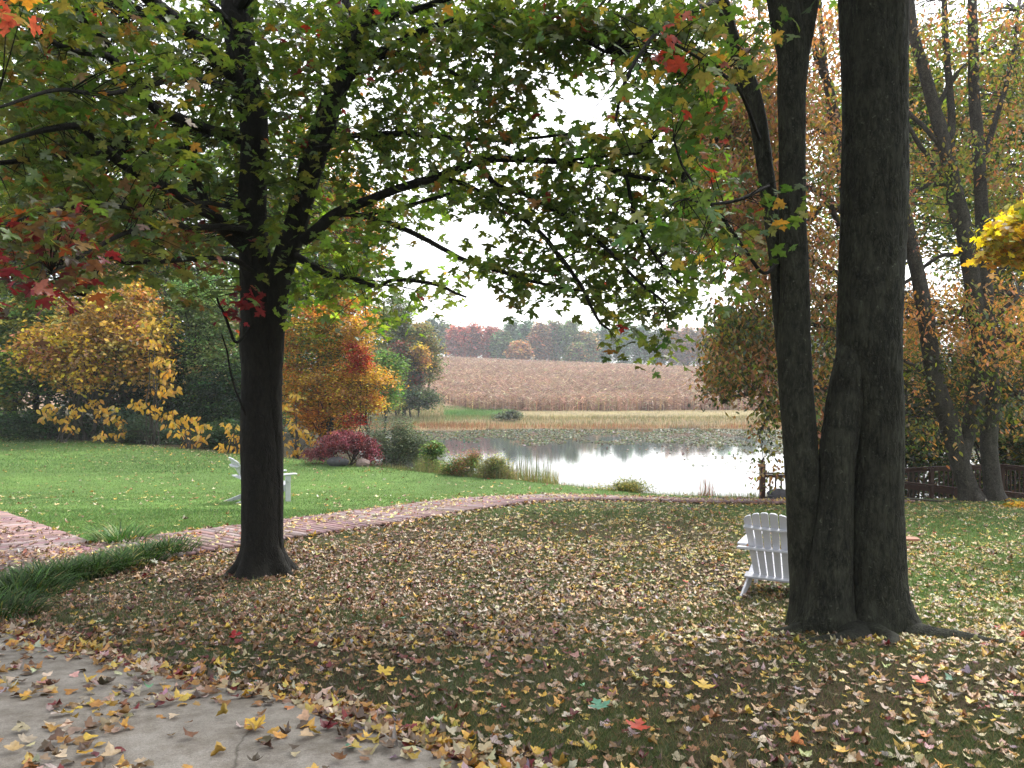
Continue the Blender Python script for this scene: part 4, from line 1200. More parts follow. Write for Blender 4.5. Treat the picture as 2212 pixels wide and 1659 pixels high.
droopers("yellow_sapling", "small round yellow sapling at the lawn edge between the broad yellow tree and the trunk", 400, 34, [(400, 905, 15), (425, 920, 18), (430, 945, 14), (385, 935, 12), (375, 915, 10), (410, 960, 14)], seed=3, group=BL)
droopers("yellow_sapling", "yellow sapling touching the left side of the dark maple trunk", 505, 32, [(500, 920, 14), (515, 945, 15), (490, 965, 14), (515, 968, 12), (480, 968, 8)], seed=4, group=BL, size=.24)
droopers("yellow_sapling", "yellow sapling just right of the dark maple trunk", 640, 33, [(625, 880, 12), (640, 855, 12), (630, 915, 16), (650, 935, 14), (625, 955, 14), (640, 975, 12), (672, 950, 10), (690, 975, 10)], seed=5, group=BL, size=.24)
# dark shrubs in front of the wood
tree_px("shrub", "low grey green shrub at the foot of the wood behind the small yellow sapling", 300, 37, [(300, 925, 60, 32), (360, 945, 50, 25), (270, 905, 25, 35)], 170, 34, .09, .22, [(3, (.07, .12, .07)), (3, (.10, .16, .09)), (2, (.05, .08, .04))], cat="shrub", limbs=0, seed=20, gap=.3)
tree_px("shrub", "dark low shrub line at the far left foot of the wood", 90, 38.5, [(80, 915, 110, 28), (190, 925, 50, 22)], 170, 34, .10, .25, PGD, cat="shrub", limbs=0, seed=21, gap=.34)
tree_px("shrub", "dark shrub at the foot of the wood beside the trunk, left side", 500, 36, [(490, 935, 60, 40)], 120, 34, .10, .25, PGD, cat="shrub", limbs=0, seed=22, gap=.34)
# slim dark trunks in the shade of the wood
rg = np.random.default_rng(77)
for k in range(14):
    u = rg.uniform(-60, 640); Y = rg.uniform(40.5, 52); x = float(P(u, 800, Y)[0]); z = g0(x, Y)
    w_ = Wood(); h = rg.uniform(7, 13); r = rg.uniform(.05, .16)
    w_.tube(wig(rg, np.array([x, Y, z - .3]), np.array([x + rg.normal(0, .6), Y + rg.normal(0, .5), z + h]), 9, .1), np.linspace(r, r * .4, 9), 7)
    for _ in range(5):
        hh = z + rg.uniform(.3, .9) * h; L = rg.uniform(.8, 2.2)
        w_.tube(wig(rg, np.array([x, Y, hh]), np.array([x + rg.normal(0, L * .7), Y + rg.normal(0, L * .5), hh + L * .6]), 5, .15), np.linspace(r * .4, .01, 5), 4)
    o = w_.build("bare_trunk", M['bark_far'])
    tag(o, "slim bare trunk standing in the shade of the wood left of the pond", "tree trunk", "slim trunks in the shade of the wood")
# leaf mass deep in the wood, near-black greens painting its shade
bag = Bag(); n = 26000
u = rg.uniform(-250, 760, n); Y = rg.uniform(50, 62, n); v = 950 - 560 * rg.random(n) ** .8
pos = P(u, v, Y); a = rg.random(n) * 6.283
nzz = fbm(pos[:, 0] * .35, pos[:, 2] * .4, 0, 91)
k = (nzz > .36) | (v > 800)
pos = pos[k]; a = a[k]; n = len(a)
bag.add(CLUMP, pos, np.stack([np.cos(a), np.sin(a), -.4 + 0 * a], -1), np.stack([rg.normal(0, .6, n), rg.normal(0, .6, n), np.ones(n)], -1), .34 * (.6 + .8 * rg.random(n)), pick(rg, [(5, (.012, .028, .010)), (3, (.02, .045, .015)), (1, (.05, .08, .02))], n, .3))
tag(bag.build("deep_wood_foliage", M['leaf_far']), "foliage mass filling the depth of the wood, shade painted in as dark green", "foliage", kind="stuff")

# ------------------------------------------------------------------ orange maple and the garden edge by the pond
tree_px("orange_maple", "orange and green maple right of the dark trunk above the garden edge", 705, 36,
        [(700, 720, 75, 70), (760, 690, 45, 70), (800, 815, 50, 30), (740, 830, 80, 60), (680, 860, 60, 60), (720, 900, 70, 45), (640, 780, 40, 90), (790, 860, 35, 40)],
        560, 40, .115, .33, POG, trunk_r=.13, seed=30, gap=.44, gfreq=1.1, pal2=POR, p2=.42, stems=2, limbs=12)
tree_px("orange_maple", "flame orange branch tipped maple leaning to the pond at the right of the orange group", 790, 34.5,
        [(805, 812, 42, 20), (770, 790, 35, 18), (790, 860, 36, 28), (745, 845, 40, 22), (775, 720, 28, 50), (700, 815, 40, 12)],
        240, 36, .10, .26, POR, trunk_r=.07, seed=31, gap=.4, gfreq=1.3, limbs=10, pal2=PYL, p2=.4)
tree_px("red_tree", "small tree of red leaf sprays among the orange maple branches", 770, 34, [(775, 775, 22, 26), (765, 905, 18, 22), (760, 745, 18, 12)], 60, 30, .09, .18, PRED, trunk_r=.04, seed=32, gap=.2, limbs=6)
tree_px("dark_conifer", "dark green tree with hanging foliage above the orange maple", 720, 38, [(700, 640, 60, 70), (750, 620, 45, 60), (660, 600, 40, 60), (720, 740, 40, 40)], 300, 40, .12, .34, [(4, (.05, .09, .03)), (3, (.08, .13, .035)), (1, (.2, .18, .05))], trunk_r=.13, seed=33, gap=.4, droop=1.2, limbs=10, flat=.8)
tree_px("tree", "bright yellow green rounded tree across the water behind the orange maple", 835, 60, [(835, 795, 42, 38), (830, 840, 30, 40)], 170, 34, .18, .4, PLG, trunk_r=.1, seed=34, gap=.3)
tree_px("japanese_maple", "low crimson weeping maple spreading above two boulders at the lawn edge", 745, 28.6,
        [(745, 950, 62, 12), (800, 972, 22, 22), (690, 974, 32, 8), (750, 937, 42, 9), (765, 955, 45, 9)], 300, 34, .055, .12, PMAR, trunk_r=.045, seed=35, gap=.34, gfreq=2.2, droop=1.3, limbs=24, thr=.3)
def rock(u, v, Y, r, mat, label, seed, sc3=(1, .8, .75)):
    bm = bmesh.new(); bmesh.ops.create_icosphere(bm, subdivisions=4, radius=1)
    c = P(u, v, Y)
    for vt in bm.verts:
        q = vt.co
        f = 1 + .5 * (float(fbm(q.x * 1.1 + seed, q.y * 1.1, q.z * 1.1, seed)) - .5) + .12 * (float(noise3(q.x * 4, q.y * 4, q.z * 4 + seed, seed)) - .5)
        f = min(f, 1.02)
        vt.co = Vector((q.x * sc3[0], q.y * sc3[1], q.z * sc3[2])) * f * r
    me = bpy.data.meshes.new("boulder"); bm.to_mesh(me); bm.free(); me.materials.append(mat)
    o = bpy.data.objects.new("boulder", me); C.objects.link(o); o.location = (c[0], Y, g0(c[0], Y) + r * .45)
    tag(o, label, "boulder"); return o
rock(784, 988, 27.9, .24, M['rock'], "pinkish boulder at the lawn edge under the crimson maple, right of its stem", 3)
rock(730, 993, 28.0, .30, M['rock_grey'], "dark grey boulder at the lawn edge under the crimson maple, left of its stem", 5, (1.3, .8, .6))
rock(1682, 1075, 21.0, .26, M['rock_grey'], "dark rock at the foot of the railing behind the big trunks", 8, (1.3, .8, .7))
tree_px("shrub", "tall grey green willowy shrub at the pond edge right of the crimson maple", 855, 30, [(860, 970, 58, 42), (820, 940, 30, 35), (900, 975, 35, 35), (870, 925, 25, 18)], 330, 34, .075, .18, PGREY, cat="shrub", tmpl=NARROW, limbs=22, trunk_r=.03, seed=40, gap=.40, gfreq=2.2, shell=.7, droop=-.3, flat=.9)
tree_px("shrub", "upright yellow green shrub between the grey willowy shrub and the water", 930, 27.5, [(932, 985, 16, 32), (925, 1005, 24, 18), (945, 965, 10, 18)], 110, 28, .075, .13, PG, cat="shrub", limbs=10, trunk_r=.02, seed=41, gap=.42, gfreq=3.0, shell=.8, pal2=PYG, p2=.4)
tree_px("shrub", "feathery green and reddish shrub on the bank left of the pale golden one", 1000, 25.8, [(1000, 1010, 34, 20), (970, 1015, 20, 12), (1020, 995, 18, 14)], 150, 28, .06, .11, PG, cat="shrub", tmpl=NARROW, limbs=12, trunk_r=.015, seed=42, gap=.42, gfreq=3.0, shell=.8, pal2=[(1, (.35, .16, .08))], p2=.15, droop=-.4, flat=.9)
tree_px("shrub", "pale golden green shrub on the bank beside the cattails", 1065, 25.2, [(1068, 1015, 28, 22), (1090, 1028, 18, 12)], 140, 28, .06, .11, [(3, (.26, .27, .09)), (3, (.34, .32, .12)), (2, (.16, .2, .07))], cat="shrub", tmpl=NARROW, limbs=12, trunk_r=.015, seed=43, gap=.42, gfreq=3.0, shell=.8, droop=-.4, flat=.9)
tree_px("shrub", "goldenrod coloured shrub on the bank behind the boardwalk", 1370, 23.2, [(1365, 1057, 45, 14), (1310, 1063, 32, 9), (1405, 1063, 22, 9)], 170, 28, .05, .10, [(3, (.38, .34, .08)), (2, (.24, .26, .08)), (2, (.13, .19, .06))], cat="shrub", tmpl=NARROW, limbs=14, trunk_r=.012, seed=44, gap=.42, gfreq=3.0, shell=.8, droop=-.4, flat=.9)

# grasses, reeds and cattails on the near bank
def blades(name, label, n, xf, yf, h, wid, pal, seed, zf=None, lean=.25, cat="reeds", mat='grass', kind="stuff", group=None, parent=None):
    rg = np.random.default_rng(seed)
    x, y = xf(rg, n), yf(rg, n)
    if callable(y): y = y(x)
    z = G(x, y) if zf is None else zf(x, y)
    a = rg.random(n) * 6.283; l_ = np.abs(rg.normal(0, lean, n))
    ax = np.stack([np.cos(a) * l_, np.sin(a) * l_, np.ones(n)], -1)
    nr = np.stack([rg.normal(0, .5, n), -np.ones(n), np.zeros(n)], -1)
    bag = Bag(); Vt = BLADE[0].copy(); Vt[:, 1] *= wid
    s = h * (.5 + .8 * rg.random(n))
    cu = np.stack([rg.normal(0, .25, n), 0 * s, 0 * s], -1)
    pc_ = pick(rg, pal, n, .2) * (.62 + .76 * fbm(x * .35, y * .5, 0, seed, 3))[:, None]
    bag.add((Vt, BLADE[1]), np.stack([x, y, z], -1), ax, nr, s, pc_, cu)
    o = bag.build(name, M[mat], parent)
    if parent is None: tag(o, label, cat, group, kind)
    return o
def near_bank(lo, hi, d0, d1):
    def xf(rg, n): 
        near_bank.x = rg.uniform(lo, hi, n); return near_bank.x
    def yf(rg, n): return y_edge(near_bank.x) + rg.uniform(d0, d1, n)
    return xf, yf
xf, yf = near_bank(-7, 9, 1.2, 6.5)
blades("bank_grass", "rough green and straw grass on the bank below the lawn", 26000, xf, yf, .22, .3, PDRY + [(5, (.10, .16, .05))], 1, cat="grass")
xf, yf = near_bank(-3.2, 1.4, .3, 3.0)
blades("bank_weeds", "mixed tall straw and green weeds among the shrubs on the pond bank", 3600, xf, yf, .50, .12, PDRY + [(4, (.12, .2, .06)), (1, (.3, .13, .08))], 5, cat="weeds", lean=.3)
xf, yf = near_bank(-1.2, 1.2, .8, 3.2)
blades("cattails", "stand of slim dark cattails at the pond edge behind the lawn", 170, xf, yf, .95, .16, [(3, (.10, .14, .05)), (2, (.2, .17, .09)), (1, (.07, .05, .03))], 2, lean=.08)
for (uu, yv, m, h, pal, lab) in ((1530, 22.6, 60, .55, [(3, (.42, .14, .12)), (2, (.3, .2, .12))], "tuft of pinkish red grass at the end of the boardwalk by the water"),):
    x0 = float(P(uu, 800, yv)[0])
    blades("grass_tuft", lab, m, lambda r, n: x0 + r.normal(0, .14, n), lambda r, n: yv + r.normal(0, .1, n), h, .16, pal, 7, lean=.15, cat="grass", kind=None)

# lilies on the pond
rg = np.random.default_rng(61)
n = 150000
ry = 33 + 50 * rg.random(n) ** .55; rx = (rg.random(n) * 1.05 - .25) * ry
inn = G(rx, ry, False) < WATER - .05
vpx = 812 + 5.5 / ry * F
upx = CU + rx / ry * F
edge_v = np.interp(upx, [780, 900, 1000, 1120, 1250, 1400, 1500, 1600, 1700, 2200], [952, 945, 950, 958, 956, 958, 966, 976, 992, 990])
nz = fbm(rx * .16, ry * .10, 0, 71, 4)
prob = sstep(8, -8, vpx - edge_v + (nz - .5) * 60) * .95 * sstep(.3, .42, fbm(rx * .5, ry * .16, 0, 72))
prob = np.maximum(prob, .05 * (nz > .60))
hole = ((upx - 1300) / 50) ** 2 + ((vpx - 946) / 7) ** 2 < 1
k = inn & (rg.random(n) < prob * (~hole))
rx, ry = rx[k][:52000], ry[k][:52000]; n = len(rx)
print("lily pads", n)
bag = Bag()
up = rg.random(n) < .35
z = WATER + .012 + up * .06 * rg.random(n)
tl = np.where(up, .55, .05)
nr = np.stack([rg.normal(0, 1, n) * tl, rg.normal(0, 1, n) * tl, np.ones(n)], -1)
bag.add(HEX, np.stack([rx, ry, z], -1), np.tile([1.0, 0.1, 0], (n, 1)), nr, .05 + .06 * rg.random(n), pick(rg, [(4, (.11, .13, .08)), (3, (.17, .17, .12)), (1.2, (.28, .27, .21)), (.7, (.12, .07, .045))], n, .3))
tag(bag.build("lily_pads", M['leaf_far']), "speckled mats of lily pads on the far half of the pond", "lily pads", kind="stuff")

# ------------------------------------------------------------------ far bank, meadow and corn
def far_band(n, u0, u1, Y0, Y1, rg):
    Y = rg.uniform(Y0, Y1, n); u = rg.uniform(u0, u1, n)
    return P(u, 812 + 0 * u, Y)[:, 0], Y
def band(name, label, n, u0, u1, Y0, Y1, h, wid, pal, seed, lean=.25, cat="grass"):
    rg = np.random.default_rng(seed); x, y = far_band(n, u0, u1, Y0, Y1, rg)
    k = G(x, y, False) > WATER - .02; x, y = x[k], y[k]; n = len(x)
    blades(name, label, n, lambda r, m: x, lambda r, m: y, h, wid, pal, seed, lean=lean, cat=cat)
band("shore_grass", "rusty red brown grass along the far shore of the pond", 15000, 780, 2300, 81, 84.6, .5, .35, [(5, (.34, .13, .075)), (3, (.26, .14, .08)), (1, (.34, .26, .13)), (1, (.14, .17, .06))], 81)
band("meadow_grass", "dry straw and green meadow strip beyond the pond", 26000, 760, 2300, 83.8, 96, .42, .45, [(3, (.28, .21, .13)), (3, (.20, .17, .095)), (4, (.13, .16, .07)), (1.4, (.38, .31, .21))], 82)
band("mown_grass", "short bright green grass patch at the left end of the corn field", 9000, 960, 1110, 95, 116, .3, .5, [(4, (.09, .2, .05)), (2, (.13, .22, .07))], 83)
band("stubble", "pale stubble strip along the foot of the corn field", 16000, 1020, 2300, 95, 111.5, .22, .5, [(4, (.33, .27, .17)), (3, (.26, .22, .13)), (2.5, (.16, .19, .09))], 84)
band("meadow_grass", "rough meadow tussocks left of the mown patch under the far thicket", 9000, 600, 960, 84, 122, .6, .45, [(4, (.26, .24, .12)), (3, (.14, .18, .07)), (2, (.34, .27, .16))], 85)
# corn: real stalks with hanging dry leaves, rows across the slope
rg = np.random.default_rng(88)
n = 120000
Y = 110 + 168 * rg.random(n) ** 1.15
uu = rg.uniform(880, 2350, n)
x = P(uu, 812 + 0 * uu, Y)[:, 0]
Yr0 = np.round(Y / .9) * .9 + rg.normal(0, .1, n)
left_lim = np.interp(Y, [108, 116, 150, 280], [-.04, -.088, -.098, -.11])
front = np.interp(x / Y, [-.1, -.05, .02, .3, .7], [126, 112, 110, 111, 108]) + 3.2 * (fbm(x * .22, 0 * x, 0, 19) - .5) + rg.normal(0, .5, len(x))
k = (x / Y > left_lim) & (Yr0 > front)
x, Y = x[k], Yr0[k]; n = len(x)
z = G(x, Y, False)
CORN = [(4, (.35, .215, .165)), (3, (.43, .285, .215)), (2, (.23, .13, .10)), (1.2, (.54, .43, .31)), (.4, (.28, .24, .12))]
hgt = 2.1 * (.85 + .25 * rg.random(n)) * (.92 + .16 * fbm(x * .06, Y * .06, 0, 12))
bag = Bag(); Vt = SPIKE[0].copy(); Vt[:, 1] *= .05
zero = np.zeros(n)
cc = pick(rg, CORN, n, .18) * (.78 + .44 * fbm(x * .05, Y * .09, 0, 13))[:, None]
bag.add((Vt, SPIKE[1]), np.stack([x, Y, z], -1), np.stack([rg.normal(0, .07, n), rg.normal(0, .07, n), np.ones(n)], -1), np.stack([rg.normal(0, .3, n), -np.ones(n), zero], -1), hgt, cc)
Vl = SPIKE[0].copy(); Vl[:, 1] *= .16
for q in range(4):
    a = rg.random(n) * 6.283; zz = z + hgt * (.08 + .87 * rg.random(n))
    ax = np.stack([np.cos(a), np.sin(a) * .8, .7 - 1.6 * rg.random(n)], -1)
    bag.add((Vl, SPIKE[1]), np.stack([x, Y, zz], -1), ax, np.stack([rg.normal(0, .4, n), -.7 + 0 * a, .6 + 0 * a], -1), .55 + .4 * rg.random(n), cc * (1 + .25 * rg.standard_normal((n, 1))))
print("corn", n)
tag(bag.build("corn_field", M['leaf_far']), "ripe pinkish tan corn field rising over the hill beyond the pond", "corn field", kind="stuff")

# thicket of trees on the far shore, left end
TG = "trees of the thicket on the far shore"
Lk = dict(group=TG)
tree_px("tree", "slender tall pale yellow green tree at the left of the far thicket", 810, 96, [(815, 700, 28, 50), (805, 790, 30, 60)], 170, 34, .3, .6, PYG, trunk_r=.12, seed=50, gap=.42, gfreq=.4, **Lk)
tree_px("tree", "tallest thin green tree in the middle of the far thicket", 862, 98, [(862, 690, 28, 55), (855, 770, 35, 50)], 200, 34, .28, .6, [(3, (.16, .21, .08)), (3, (.12, .17, .07)), (1, (.28, .25, .1))], trunk_r=.13, seed=51, gap=.42, gfreq=.4, **Lk)
tree_px("tree", "rounded tan and green tree at the right of the far thicket", 905, 100, [(905, 745, 38, 50), (915, 790, 28, 40)], 210, 36, .3, .7, [(3, (.30, .25, .10)), (3, (.17, .2, .08)), (1, (.42, .26, .1))], trunk_r=.14, seed=52, gap=.34, gfreq=.4, **Lk)
tree_px("tree", "dark tree with dull red leaves at the centre of the far thicket", 868, 93, [(868, 780, 38, 42), (880, 820, 35, 30)], 200, 36, .26, .6, [(4, (.10, .10, .05)), (2, (.26, .06, .05)), (2, (.07, .09, .04))], trunk_r=.13, seed=53, gap=.34, gfreq=.5, stems=3, **Lk)
tree_px("tree", "small orange yellow tree on the right of the far thicket", 905, 92, [(908, 770, 16, 30)], 50, 30, .24, .4, PYL, trunk_r=.07, seed=54, gap=.2, **Lk)
tree_px("shrub", "dense dark bushes at the foot of the far thicket", 890, 91, [(885, 855, 42, 26), (925, 860, 22, 22), (850, 870, 22, 14)], 190, 34, .24, .5, [(4, (.07, .11, .05)), (2, (.11, .15, .07))], cat="shrub", limbs=6, seed=55, gap=.3)
tree_px("shrub", "small yellow green bush at the foot of the far thicket on its left", 850, 88, [(850, 870, 20, 12)], 50, 26, .2, .35, PYG, cat="shrub", limbs=0, seed=56, gap=.2)
tree_px("shrub", "grey green bushes on the far bank below the mown patch", 1105, 90, [(1105, 893, 20, 8), (1085, 898, 14, 6)], 60, 26, .2, .35, [(4, (.11, .14, .08))], cat="shrub", limbs=0, seed=57, gap=.2)
# leaning dead tree by the corn
w_ = Wood(); Yd = 104
for ld in ([(926, 832, 2.4), (932, 805, 2.2), (938, 785, 1.8), (944, 765, 1.0)], [(934, 798, 1.0), (926, 785, .8), (922, 772, .4)], [(938, 785, .9), (950, 778, .6), (958, 772, .3)], [(930, 815, .9), (945, 812, .6), (955, 806, .3)]):
    q, r_ = px_path(ld, Yd, 14); w_.tube(q, r_ + .02, 7)
q, r_ = px_path([(926, 832, 2.4), (924, 860, 2.6), (924, 885, 3)], Yd, 8); w_.tube(q, r_, 7)
tag(w_.build("dead_tree", M['bark_dark']), "bare dead tree leaning at the left edge of the corn field", "tree")

# tree line on the hill
rgt = np.random.default_rng(500)
FARP = {
 'red': [(4, (.36, .12, .10)), (3, (.46, .16, .13)), (1, (.22, .14, .08))],
 'rust': [(4, (.32, .19, .10)), (3, (.24, .16, .09)), (2, (.16, .15, .07))],
 'teal': [(4, (.07, .13, .08)), (3, (.10, .17, .10)), (1, (.05, .09, .06))],
 'green': [(4, (.12, .17, .07)), (3, (.16, .2, .08)), (2, (.09, .12, .06))],
 'olive': [(4, (.21, .20, .09)), (3, (.15, .17, .07)), (1, (.32, .2, .1))],
 'orange': [(4, (.46, .22, .08)), (2, (.36, .2, .09))],
 'dark': [(4, (.05, .08, .05)), (2, (.08, .1, .06))]}
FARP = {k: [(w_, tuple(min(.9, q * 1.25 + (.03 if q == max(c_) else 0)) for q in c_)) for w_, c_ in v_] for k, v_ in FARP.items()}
FT = [(905, 700, 26, 'olive', 285, "olive"), (930, 692, 20, 'dark', 300, "dark rounded"), (962, 697, 22, 'green', 300, "grey green"), (988, 699, 24, 'red', 288, "pinkish red"), (1022, 697, 24, 'red', 292, "broad pale red"),
      (1060, 703, 22, 'red', 290, "dull red low"), (1082, 716, 20, 'green', 284, "light green lower"), (1104, 688, 20, 'teal', 295, "tall blue green"), (1134, 688, 17, 'teal', 300, "slim blue green twin"), (1165, 700, 24, 'rust', 287, "rusty brown"),
      (1122, 745, 26, 'orange', 280, "low orange"), (1200, 694, 24, 'olive', 290, "tall olive brown"), (1232, 692, 26, 'green', 286, "broad grey green"), (1268, 706, 22, 'olive', 284, "olive yellow"), (1245, 745, 20, 'olive', 279, "low mustard"),
      (1300, 700, 22, 'teal', 296, "blue green"), (1345, 690, 26, 'teal', 296, "tall hazy blue green"), (1385, 705, 24, 'teal', 300, "hazy dark blue green"), (1420, 712, 22, 'dark', 300, "dark hazy low"),
      (1452, 708, 22, 'rust', 292, "hazy brown"), (1484, 702, 24, 'rust', 290, "low russet rightmost"), (1520, 708, 26, 'rust', 290, "brown russet half hidden"), (1560, 706, 28, 'teal', 292, "blue green behind the right branches"),
      (1610, 708, 30, 'green', 292, "grey green behind the right tree limbs"), (1665, 706, 30, 'teal', 292, "teal"), (1770, 712, 34, 'teal', 292, "teal seen between the two right trunks"), (1850, 710, 34, 'green', 292, ""), (1990, 712, 40, 'teal', 292, "pale teal right of the big trunk"), (2100, 712, 40, 'rust', 292, "faint rust at the far right")]
for i, (u, vt, hw, pal, Y, lab) in enumerate(FT):
    if not lab: continue
    vb = np.interp(u, [900, 1500, 2200], [768, 792, 800])
    hh = (vb - vt)
    vt -= 6; hh += 6
    bl = [(u, vt + hh * .55, hw * .95, hh * .42), (u + 3, vt + hh * .3, hw * .72, hh * .26)]
    for q in range(9):
        t_ = rgt.random(); w2 = hw * (.6 + .5 * min(t_ * 1.6, 1))
        bl.append((u + rgt.uniform(-1, 1) * w2 * .75, vt + hh * (.14 + .8 * t_), hw * rgt.uniform(.24, .42), hh * rgt.uniform(.10, .2)))
    tree_px("tree", ("distant " + lab + " tree in the line beyond the corn field"), u, Y, bl, 170, 20, .60, .85, FARP[pal], trunk_r=.3, seed=100 + i, gap=.28, gfreq=.22, tmpl=CLUMP, limbs=5, flat=.7, group="tree line beyond the corn field", shell=.6)
# low hedge mass closing the foot of the tree line
rg = np.random.default_rng(501)
bag = Bag(); n = 16000
u = rg.uniform(860, 2400, n); Y = rg.uniform(296, 312, n)
x = P(u, 812 + 0 * u, Y)[:, 0]; z = G(x, Y, False) + 9.5 * rg.random(n) ** 1.1
a = rg.random(n) * 6.283
bag.add(CLUMP, np.stack([x, Y, z], -1), np.stack([np.cos(a), np.sin(a), -.4 + 0 * a], -1), np.stack([rg.normal(0, .5, n), -.4 + rg.normal(0, .4, n), np.ones(n)], -1), .9 * (.6 + .7 * rg.random(n)), pick(rg, FARP['teal'] + FARP['dark'] + [(2, (.22, .17, .09))], n, .2))
tag(bag.build("far_wood", M['leaf_far']), "hazy blue green wood closing the hilltop behind the line of trees", "wood", kind="stuff")

# ------------------------------------------------------------------ right side: cherries and the wood behind the railing
rng = np.random.default_rng(31)
ROWS_C = [
 # cols 25..40
 "1112444555555555",
 "1112455555555555",
 "1233455555555555",
 "1444455555555555",
 "1555555555555555",
 "1665555555555555",
 "1665555555555555",
 "1665555555555555",
 "1655555555555555",
 "1655555555555555",
 "0343355555555555",
 "0013455555666666",
 "0047885555777777",
 "0269985555777777",
 "0599875555577777",
 "0498665555555555",
 "0123445555555555",
 "0001332220110000",
 "0000111000000000",
]
PCH = [(4, (.38, .18, .09)), (3, (.46, .25, .12)), (2, (.22, .12, .06)), (2, (.14, .14, .05)), (1.6, (.36, .13, .11))]
PCT = [(4, (.66, .34, .15)), (3, (.58, .27, .12)), (1, (.3, .2, .08))]
PCG = [(4, (.17, .24, .05)), (3, (.28, .30, .06)), (2, (.09, .13, .04)), (2, (.36, .28, .07))]
PCD = [(4, (.035, .06, .02)), (3, (.08, .11, .03)), (1.2, (.30, .24, .05)), (1, (.22, .13, .05))]
PYM = [(4, (.64, .44, .03)), (3, (.52, .40, .05))]
def ch_col(c, n):
    u, v = to_px(c)
    r = rng.random()
    if u < 1830:
        if v < 620: pal = PCH if r < .8 else PCG
        else: pal = PCD if r < .38 else (PCH if r < .8 else PCG)
    else:
        if v < 260: pal = PCG if r < .55 else PCH
        elif v < 600: pal = PCG if r < .62 else PCH
        elif v < 770: pal = PCT if r < .75 else PCG
        else: pal = PCD if r < .6 else (PCG if r < .8 else PCT)
    return pick(rng, pal, n, .2)
cen = map_centres(rng, ROWS_C, 25, lambda u, v: ((19.0, 25.5) if u > 1835 else (18.0, 24.0)), 2.5)
_nz = fbm(cen[:, 0] * .55, cen[:, 1] * .3, cen[:, 2] * .7, 333)
_pv = np.array([to_px(q)[1] for q in cen])
_pu = np.array([to_px(q)[0] for q in cen])
cen = cen[_nz > np.where(_pu < 1700, np.where(_pv > 620, .42, .36), np.where(_pv < 620, .44, .38))]
_pu = np.array([to_px(q) for q in cen]); _k = (_pu[:, 0] < 1700) & (_pu[:, 1] > 150)
_k2 = _k & (_pu[:, 1] < 600)
cen = np.concatenate([cen, cen[_k] + rng.normal(0, .3, (int(_k.sum()), 3)), cen[_k2] + rng.normal(0, .35, (int(_k2.sum()), 3)), cen[_k2] + rng.normal(0, .35, (int(_k2.sum()), 3))])
pxs = np.array([to_px(q) for q in cen])
_ok = (pxs[:, 0] > np.where(pxs[:, 1] > 560, 1530, 1470)) & ~((pxs[:, 0] < 1640) & (pxs[:, 1] > 840)) & ~((pxs[:, 0] < 1600) & (pxs[:, 1] > 570) & (pxs[:, 1] < 660))
cen = cen[_ok]; pxs = pxs[_ok]
lm = pxs[:, 0] < 1835
# tree A (left mass), its stem hidden behind the big trunks
def cherry(label, bx_, Y, stems, cs, limb_defs, seed, col_fn, nl=15, size=.135):
    root_ = empty("cherry_tree", (bx_, Y, g0(bx_, Y)), label, "tree", "cherry trees at the right by the railing")
    st = Wood(); anc = []
    for sdef in stems:
        q, r_ = px_path(sdef, Y, 26 * len(sdef))
        st.tube(q, r_, 26, bark_disp(.014, 14, (g0(bx_, Y), .5, .1), seed, .05)); anc.append(q[60:])
    st.build("trunk", M['bark_cherry'], root_)
    lw = Wood()
    for ld in limb_defs:
        q, r_ = px_path(ld, Y, 10 * len(ld)); q = q + (fbm(q[:, 0] * 1.5, q[:, 1], q[:, 2] * 1.5, seed)[:, None] - .5) * .2
        lw.tube(q, r_, 8); anc.append(q)
    anc = np.concatenate(anc)
    bag = Bag()
    spray_leaves(rng, bag, lw, cs, anc, col_fn, OVAL, size, nl, .40, .0045, 1.0, flat=.5)
    lw.build("limbs", M['bark_cherry'], root_); bag.build("crown", M['leaf'], root_)
    return root_
YA, YB = 21.5, 20.4
bxA = float(P(1800, 800, YA)[0]); bxB = float(P(2100, 800, YB)[0])
cherry("rusty leaved cherry behind the right maple stems, branches reaching left over the pond", bxA, YA,
       [[(1830, 1110, 16), (1828, 1000, 14), (1835, 850, 13), (1850, 700, 12), (1845, 560, 11), (1825, 420, 10), (1800, 280, 8), (1780, 130, 6), (1770, 0, 4)]],
       cen[lm], [
        [(1835, 850, 8), (1760, 840, 7), (1690, 850, 6), (1620, 850, 5), (1560, 870, 3)],
        [(1835, 880, 7), (1750, 890, 5), (1680, 880, 4), (1640, 935, 3)],
        [(1840, 740, 8), (1770, 700, 7), (1690, 690, 6), (1620, 720, 4), (1540, 760, 3)],
        [(1845, 620, 8), (1760, 560, 7), (1650, 520, 5), (1560, 500, 4), (1480, 520, 2)],
        [(1830, 460, 8), (1740, 400, 6), (1640, 360, 5), (1540, 330, 4), (1460, 340, 2)],
        [(1830, 430, 8), (1800, 220, 9), (1770, 140, 8), (1750, 70, 6), (1720, 0, 4)],
        [(1800, 300, 6), (1700, 230, 5), (1600, 190, 4), (1500, 180, 2)],
        [(1845, 640, 8), (1760, 640, 6), (1680, 620, 4), (1600, 600, 3)],
        [(1845, 560, 8), (1790, 440, 6), (1740, 480, 5), (1680, 440, 3)]], 41, ch_col, 30)
